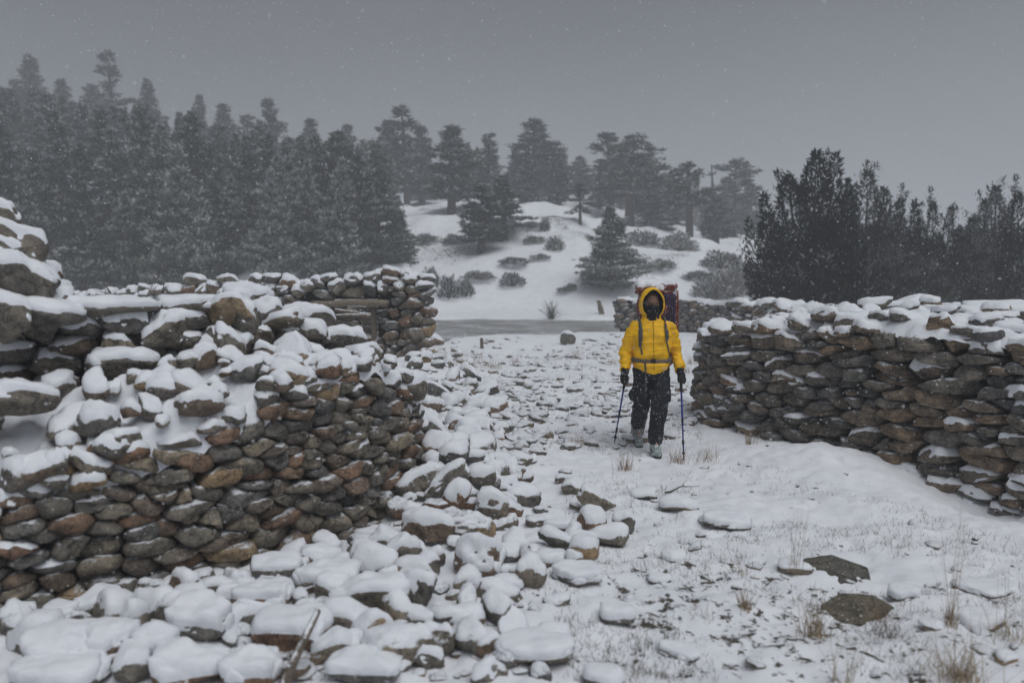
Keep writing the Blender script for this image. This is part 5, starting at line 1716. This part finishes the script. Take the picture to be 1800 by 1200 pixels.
# zip down the front
bv = BVHTree.FromObject(jacket, bpy.context.evaluated_depsgraph_get())
def on_front(x, z, out=.004):
    h = bv.ray_cast(Vector((x, -1, z)), Vector((0, 1, 0)))
    return Vector((x, -.12, z)) if h[0] is None else h[0] + h[1] * out
def on_back(x, z, out=.004):
    h = bv.ray_cast(Vector((x, 1, z)), Vector((0, -1, 0)))
    return Vector((x, .12, z)) if h[0] is None else h[0] + h[1] * out
def ribbon(name, path, width, mat, parent, thick=.006, sidev=None):
    """strap: thick band following points"""
    P_ = [np.array(p) for p in path]
    V = []
    for i, p in enumerate(P_):
        d = P_[min(i + 1, len(P_) - 1)] - P_[max(i - 1, 0)]; d /= np.linalg.norm(d) + 1e-9
        nrm = p - np.array([0, 0, p[2]]); nrm[2] = 0; nrm /= np.linalg.norm(nrm) + 1e-9
        sd_ = np.cross(d, nrm); sd_ /= np.linalg.norm(sd_) + 1e-9
        w_ = width[i] if hasattr(width, '__len__') else width
        for a_, b_ in ((-1, 0), (-.8, 1), (.8, 1), (1, 0)): V.append(p + sd_ * a_ * w_ / 2 + nrm * b_ * thick)
    F = []
    for i in range(len(P_) - 1):
        for j in range(4):
            F.append((i * 4 + j, i * 4 + (j + 1) % 4, i * 4 + 4 + (j + 1) % 4, i * 4 + 4 + j))
    e = (len(P_) - 1) * 4
    F += [(0, 1, 2, 3), (e, e + 3, e + 2, e + 1)]
    return obj(name, quads_mesh(name, [(np.array(V), F)]), mat, parent)
ribbon('zip', [on_front(.0 + .004 * math.sin(z * 9), z, .001) for z in np.linspace(1.40, .90, 14)], .010, cloth('zip_flap', (0.42, 0.24, 0.01)), jacket, .003)

# trousers
def tw_(p):
    return .009 * fbm(p * np.array([6, 6, 13]), 3, 6) + .008 * (1 - np.abs(noise3(p * np.array([7, 7, 20]), 9))) * sstep(.6, .3, p[:, 2])
tp = [loft([(.80, 0, .0, .165, .125), (.86, 0, 0, .185, .135), (.95, 0, 0, .178, .128), (1.0, 0, 0, .165, .12)])]
for s in (-1, 1): tp.append(tube_np(LEG[s], [.105, .101, .092, .086, .079, .071], seg=18))
tp.append(ball((-.205, .0, .62), (.028, .05, .065))); tp.append(ball((.185, -.03, .62), (.026, .05, .07)))
obj('trousers', fuse('trousers', tp, .010, 2, tw_), M_trs, PER)

# boots and gaiter
def boot(s, ank, toe, pitch):
    lx_, ly_, lz_ = ank
    fx, fy, fz = toe
    heel = np.array([lx_, ly_ + .055, fz + (lz_ - fz) * .0 + pitch])
    P_ = [tube_np([(lx_, ly_, lz_ + .07), (lx_, ly_ + .005, lz_), (lx_, ly_ + .0, lz_ - .045)], [.058, .055, .056], seg=14),
          tube_np([heel, (heel + np.array(toe)) / 2 + np.array([0, 0, .012]), np.array(toe)], [.046, .050, .043], seg=14), ball(toe, (.047, .042, .036)), ball(heel, (.043, .04, .045))]
    o = obj('boot', fuse('boot', P_, .007, 3, lambda p: .003 * fbm(p * 22, 2, 3)), M_boot, PER)
    a_, b_ = heel + np.array([0, .03, -.042]), np.array(toe) + np.array([0, -.035, -.032])
    th = np.linspace(0, 1, 6)
    V, F = tube_np(a_ + (b_ - a_) * th[:, None], np.array([.036, .046, .044, .05, .05, .036]), seg=12, flat=.32)
    obj('sole', quads_mesh('sole', [(V, F)]), M_sole, o)
    V, F = tube_np([(lx_, ly_ - .050, lz_ + .03), (lx_, ly_ - .066, lz_ - .02), (lx_ * .5 + fx * .5, (ly_ + fy) / 2 - .02, fz + .045)], [.026, .028, .024], seg=10, flat=.5)
    obj('tongue', quads_mesh('tongue', [(V, F)]), M_lace, o)
    return o
boot(1, (.036, -.09, .125), (.034, -.245, .048), .048)
boot(-1, (-.076, .37, .20), (-.076, .25, .045), .15)
V, F = tube_np([(-.083, .19, .375), (-.079, .27, .31), (-.076, .345, .23), (-.076, .37, .15)], [.085, .084, .078, .074], seg=18, seed=4, rough=.008)
obj('gaiter', quads_mesh('gaiter', [(V, F)]), M_gtr, PER)

# gloves closed round the pole grips
GRIP = {}
for s, tip in ((-1, ghit(1080, 778)), (1, ghit(1202, 810))):
    cx, cy, cz = ARM[s][-1]
    hand = np.array([cx + s * .002, cy - .042, cz - .085])
    tipl = (np.array(tip) - np.array([HX, HY, HZ])) / PS
    axd = tipl - hand; axd /= np.linalg.norm(axd)
    GRIP[s] = (hand, axd, tipl)
    e1 = np.cross(axd, [0, 1, 0]); e1 /= np.linalg.norm(e1); e1 = e1 * (1 if e1[0] * s > 0 else -1)   # away from the body
    e2 = np.cross(axd, e1); e2 = e2 * (1 if e2[1] < 0 else -1)                                          # towards the camera
    P_ = [tube_np([(cx, cy, cz + .03), (cx, cy - .012, cz - .015), tuple(hand - axd * .03 + e1 * .022)], [.043, .042, .036], seg=12),
          ball(hand + e1 * .030 - axd * .002, (.024, .036, .044))]
    for k_ in range(4):                        # four fingers, unequal, wrapped round the grip
        c = hand + axd * (-.032 + .0225 * k_)
        ln_ = (.93, 1.0, .96, .8)[k_]
        an = np.linspace(-.35, 3.5 * ln_, 7)
        rr = .031
        pts = [c + e1 * rr * math.cos(q) + e2 * rr * math.sin(q) for q in an]
        P_.append(tube_np(pts, np.linspace(.0125, .0105, 7), seg=8))
    an = np.linspace(.2, -2.1, 5)              # thumb from the side of the palm, over the top
    P_.append(tube_np([hand - axd * (.038 + .006 * i) + e1 * .030 * math.cos(q) + e2 * .030 * math.sin(q) for i, q in enumerate(an)], [.015, .0145, .013, .012, .011], seg=8))
    obj('glove', fuse('glove', P_, .0048, 2), M_blk, PER)

# trekking poles
for s in (-1, 1):
    hand, axd, tipl = GRIP[s]
    L = np.linalg.norm(tipl - hand)
    org = np.array([HX, HY, HZ])
    po = empty('trekking_pole', tuple(org + tipl * PS)); po.scale = (PS, PS, PS)
    tag(po, 'blue trekking pole planted beside the far foot, in the hand on the left' if s < 0 else 'blue trekking pole planted ahead of the boots, in the hand nearer the slab wall', 'trekking pole', 'trekking poles')
    q = lambda t: tuple(hand + axd * t - tipl)
    V, F = tube_np([q(-.075), q(-.065), q(-.05), q(.0), q(.06), q(.11), q(.135)], [.012, .019, .016, .0145, .016, .0145, .010], seg=12)
    obj('grip', quads_mesh('grip', [(V, F)]), M_rub, po)
    V, F = tube_np([q(.13), q(L * .55), q(L * .551), q(L - .05)], [.0095, .0095, .008, .0075], seg=10)
    sh = obj('shaft', quads_mesh('shaft', [(V, F)]), M_pole, po)
    for t_ in (.52, .78):
        V, F = tube_np([q(L * t_ - .02), q(L * t_ + .02)], [.0125, .0115], seg=10)
        obj('lock_collar', quads_mesh('lock_collar', [(V, F)]), M_rub, sh)
    V, F = tube_np([q(L - .075), q(L - .03), q(L)], [.009, .006, .003], seg=8)
    obj('tip', quads_mesh('tip', [(V, F)]), M_tip, po)
    V, F = tube_np([q(L - .085), q(L - .078)], [.018, .016], seg=14)
    obj('basket', quads_mesh('basket', [(V, F)]), M_rub, po)
    c = hand - axd * .05
    pts = [c - tipl + np.array([.022 * math.cos(a_), -.03 + .012 * math.sin(a_), -.03 + .05 * math.sin(a_)]) for a_ in np.linspace(0, 2 * math.pi, 14)]
    V, F = tube_np(pts, .005, seg=5)
    obj('wrist_strap', quads_mesh('wrist_strap', [(V, F)]), M_str, po)

# backpack
BP = tag(empty('backpack', (HX, HY, HZ)), 'tall rust-red backpack with purple mat and snow on top, worn by the person', 'backpack')
BP.scale = (PS, PS, PS)
def rbox(x0_, x1_, y0_, y1_, z0_, z1_, box=5, sub=ICO4, seed=0, rough=.0):
    D = sub[0]
    V = D / (np.sum(np.abs(D) ** box, axis=1) ** (1 / box))[:, None]
    V = V * (np.array([x1_ - x0_, y1_ - y0_, z1_ - z0_]) / 2)
    V = V + D * (rough * fbm(D * 2.3 + seed, 3, seed))[:, None] + np.array([(x0_ + x1_) / 2, (y0_ + y1_) / 2, (z0_ + z1_) / 2])
    return V, sub[1]
V, F = rbox(-.09, .295, .175, .47, .84, 1.74, box=4, seed=3, rough=.06)
obj('pack_body', mesh_np('pack_body', V, F), M_red, BP)
V, F = rbox(-.10, .30, .15, .46, 1.62, 1.79, box=3, seed=8, rough=.07)
lid = obj('top_lid', mesh_np('top_lid', V, F), M_red, BP)
r_ = snow_cap(V, F, .045, .15, .55, 4, 9)
obj('snow_cap', mesh_np('snow_cap', r_[0], r_[1]), M_snow, lid)
# folded mat: corrugated panel
nx_, nz_ = 56, 14
V, F = [], []
for i in range(nx_):
    for j in range(nz_):
        x = .115 + .165 * i / (nx_ - 1); z = 1.18 + .50 * j / (nz_ - 1)
        e = min(i, nx_ - 1 - i) / 5
        V.append((x, .150 + .02 * (1 - min(1, e)) ** 2 - .007 * math.cos(i * 2 * math.pi / 7) + .006 * math.sin(z * 23 + i * .2), z))
V = V + [(x, y + .06, z) for x, y, z in V]
n_ = nx_ * nz_
for i in range(nx_ - 1):
    for j in range(nz_ - 1):
        a_ = i * nz_ + j
        F.append((a_, a_ + nz_, a_ + nz_ + 1, a_ + 1)); F.append((n_ + a_, n_ + a_ + 1, n_ + a_ + nz_ + 1, n_ + a_ + nz_))
for i in range(nx_ - 1):
    for j in (0, nz_ - 1):
        a_ = i * nz_ + j; F.append((a_, a_ + nz_, n_ + a_ + nz_, n_ + a_))
for j in range(nz_ - 1):
    for i in (0, nx_ - 1):
        a_ = i * nz_ + j; F.append((a_, a_ + 1, n_ + a_ + 1, n_ + a_))
obj('folded_mat', quads_mesh('folded_mat', [(np.array(V), F)]), M_pur, BP)
V, F = tube_np([(.297, .17, 1.72), (.305, .16, 1.55), (.303, .16, 1.3), (.298, .17, 1.1), (.29, .2, .9)], .011, seg=8)
obj('side_piping', quads_mesh('side_piping', [(V, F)]), M_red, BP)
# shoulder straps, hip belt, loose webbing
for s, zz, wd in ((-1, [1.40, 1.36, 1.30, 1.24, 1.18, 1.14], [.05, .058, .058, .052, .04, .03]), (1, [1.40, 1.36, 1.30, 1.24, 1.20], [.052, .066, .066, .054, .024])):
    pth = [Vector((s * .125, .13, 1.385)), Vector((s * .13, .06, 1.43))] + [on_front(s * (.128 + .03 * (1.4 - z)), z, .004) for z in zz]
    ribbon('shoulder_strap', pth, [.05, .05] + wd, M_str, BP, .012)
    z1 = zz[-1]
    ribbon('webbing', [on_front(s * (.135 + .05 * t), z1 - t * .2, .004) for t in np.linspace(0, .9, 6)] + [on_back(s * .19, 1.0, .004)] if s > 0 else [on_front(-.128 + .012 * t, z1 - t * .08, .006) for t in np.linspace(0, 1, 5)], .020, M_str, BP, .004)
bel = []
for q in np.linspace(-1, 1, 25):
    a_ = q * math.pi * .62
    x, y = .20 * math.sin(a_), -.145 * math.cos(a_)
    d = Vector((x, y, 0)).normalized()
    h = bv.ray_cast(Vector((x * 3, y * 3, 1.0 - .012 * math.cos(a_))), -d)
    ok_ = h[0] is not None and abs(h[0].x) < .2
    bel.append((h[0] + d * .004) if ok_ else Vector((.205 * math.sin(a_), -.15 * math.cos(a_), 1.0)))
ribbon('hip_belt', bel, [.055] * 7 + [.042] * 11 + [.055] * 7, M_blt, BP, .008)
V, F = rbox(-.03, .03, -.17, -.145, .972, 1.012, sub=ICO2)
c = on_front(0, .99, .012)
V = V - V.mean(0) + np.array(c)
obj('buckle', mesh_np('buckle', V, F), M_rub, BP)
ribbon('webbing', [on_front(-.088 + .01 * t, .985 - t * .12, .012) for t in np.linspace(0, 1, 5)] + [Vector((-.08, -.155, .82)), Vector((-.085, -.15, .74)), Vector((-.08, -.15, .68))], .020, M_str, BP, .004)

# ------------------------------------------------------------------ falling snow
def flakes(n, y0_, y1_, rmin, rmax, seed, pw):
    rg = np.random.default_rng(seed)
    y = (y0_ ** pw + (y1_ ** pw - y0_ ** pw) * rg.random(n)) ** (1 / pw)
    x = rg.uniform(-.78, .78, n) * y + rg.normal(size=n) * .2
    z = CAMZ + rg.uniform(-.52, .42, n) * y
    r = (rmin + (rmax - rmin) * rg.random(n) ** 1.8) * (1 + .04 * y)
    ok = z > hgt(x, y) + .02
    C = np.stack([x, y, z], 1)[ok]; r = r[ok]
    return C, r
T4 = np.array([[1, 1, 1], [1, -1, -1], [-1, 1, -1], [-1, -1, 1]]) / math.sqrt(3)
T4F = np.array([[0, 1, 2], [0, 3, 1], [0, 2, 3], [1, 3, 2]])
parts_ = [flakes(10500, 3.0, 8.6, .0014, .0044, 5, 2.2), flakes(17000, 8.6, 34, .0016, .0042, 6, 1.6)]
C = np.concatenate([p[0] for p in parts_]); r_ = np.concatenate([p[1] for p in parts_])
rg = np.random.default_rng(3)
sq = rg.uniform(.6, 1.4, (len(C), 1, 3)) * np.array([1.25, 1, .85])
V = (T4[None] * r_[:, None, None] * sq * 1.25 + C[:, None, :]).reshape(-1, 3)
F = (np.arange(len(C))[:, None, None] * 4 + T4F[None]).reshape(-1, 3)
M_flake = NT('snowflake'); M_flake.col((0.85, 0.87, 0.9)); M_flake.set('Roughness', .8)
tag(obj('falling_snow', mesh_np('falling_snow', V, F, False), M_flake.m), 'white snowflakes falling through the air', 'snowfall', kind='stuff')

# ------------------------------------------------------------------ haze
HZTOP = max(float(ZZ.max()) + 1.5, max(o.location.z + 10.2 * o.scale[2] for o in bpy.data.objects if o.name.split('.')[0] in ('pine_tree', 'fir_tree')) + 1.0)
hb = np.array([(x, y, z) for x in (-275, 275) for y in (-26, 436) for z in (-2, HZTOP)], float)
hf = np.array([(0, 1, 3, 2), (4, 6, 7, 5), (0, 4, 5, 1), (2, 3, 7, 6), (0, 2, 6, 4), (1, 5, 7, 3)])
hm_ = bpy.data.materials.new('misty_air'); hm_.use_nodes = True
ht = hm_.node_tree; ht.nodes.clear()
ho = ht.nodes.new('ShaderNodeOutputMaterial'); hv_ = ht.nodes.new('ShaderNodeVolumePrincipled')
hv_.inputs['Color'].default_value = (0.88, 0.91, 0.95, 1)
hv_.inputs['Density'].default_value = 0.0043
hv_.inputs['Anisotropy'].default_value = 0.0
ht.links.new(hv_.outputs[0], ho.inputs['Volume'])
tag(obj('haze', mesh_np('haze', hb, hf, False), hm_), 'misty snow-filled air over the whole valley', 'haze', kind='stuff')
for o in bpy.data.objects:
    if o.name.split('.')[0] in ('stone_wall', 'ruined_hut_wall'): o['kind'] = 'thing'

# past 300 stones in one wall: the ones that show least become one part
MI = {M_river.name: stone_mat('cobble_stone_small', RIVER, 0.93, rnd='island'), M_schist.name: stone_mat('schist_stone_small', SCHIST, 0.90, rnd='island', snow_noise=.6, strata=.7),
      M_rubble.name: stone_mat('rubble_stone_small', RIVER, 0.42, rnd='island', snow_noise=.6), M_slab.name: M_slab}
def show_score(o):
    n = len(o.data.vertices)
    co = np.zeros(n * 3, np.float32); o.data.vertices.foreach_get('co', co)
    co = co.reshape(-1, 3)
    r = np.linalg.norm(co, axis=1).mean()
    x, y, z = o.location
    sc = r / max(y, .5)
    u = 900 + FPX * x / y if y > .5 else -999
    if u < -20 or u > 1820: sc *= .05
    if u < 300 and z < .12: sc *= .3
    v = 490 + FPX * (CAMZ - z) / max(y, .5)
    if v > 1215: sc *= .05
    if o.location[1] > 6.9 and x < -.85: sc *= .2            # round the far side of the near wall's end
    if x > 2.7 and y > 10.7: sc *= .2
    return sc
def join_stuff(name, objs, mat, parent):
    Vs, Fs, k_ = [], [], 0
    for o in objs:
        m = o.data
        co = np.zeros(len(m.vertices) * 3, np.float32); m.vertices.foreach_get('co', co)
        fi = np.zeros(len(m.loops), np.int32); m.loops.foreach_get('vertex_index', fi)
        loc = np.array(o.location) + (np.array(o.parent.location) if o.parent is not None and o.parent != parent else 0)
        Vs.append(co.reshape(-1, 3) + loc); Fs.append(fi.reshape(-1, 3) + k_); k_ += len(m.vertices)
    j = obj(name, mesh_np(name, np.concatenate(Vs), np.concatenate(Fs)), mat, parent)
    j['kind'] = 'stuff'
for W in (LW, RW):
    st = [c for c in W.children if c.name.split('.')[0] == 'stone']
    if len(st) <= 300: continue
    st.sort(key=show_score, reverse=True)
    drop_ = st[300:]
    caps_ = [g for o in drop_ for g in o.children]
    if caps_: join_stuff('snow_caps', caps_, M_snow, W)
    for mn in sorted({o.data.materials[0].name for o in drop_}):
        join_stuff('small_stones', [o for o in drop_ if o.data.materials[0].name == mn], MI[mn], W)
    for o in caps_ + drop_: bpy.data.objects.remove(o, do_unlink=True)
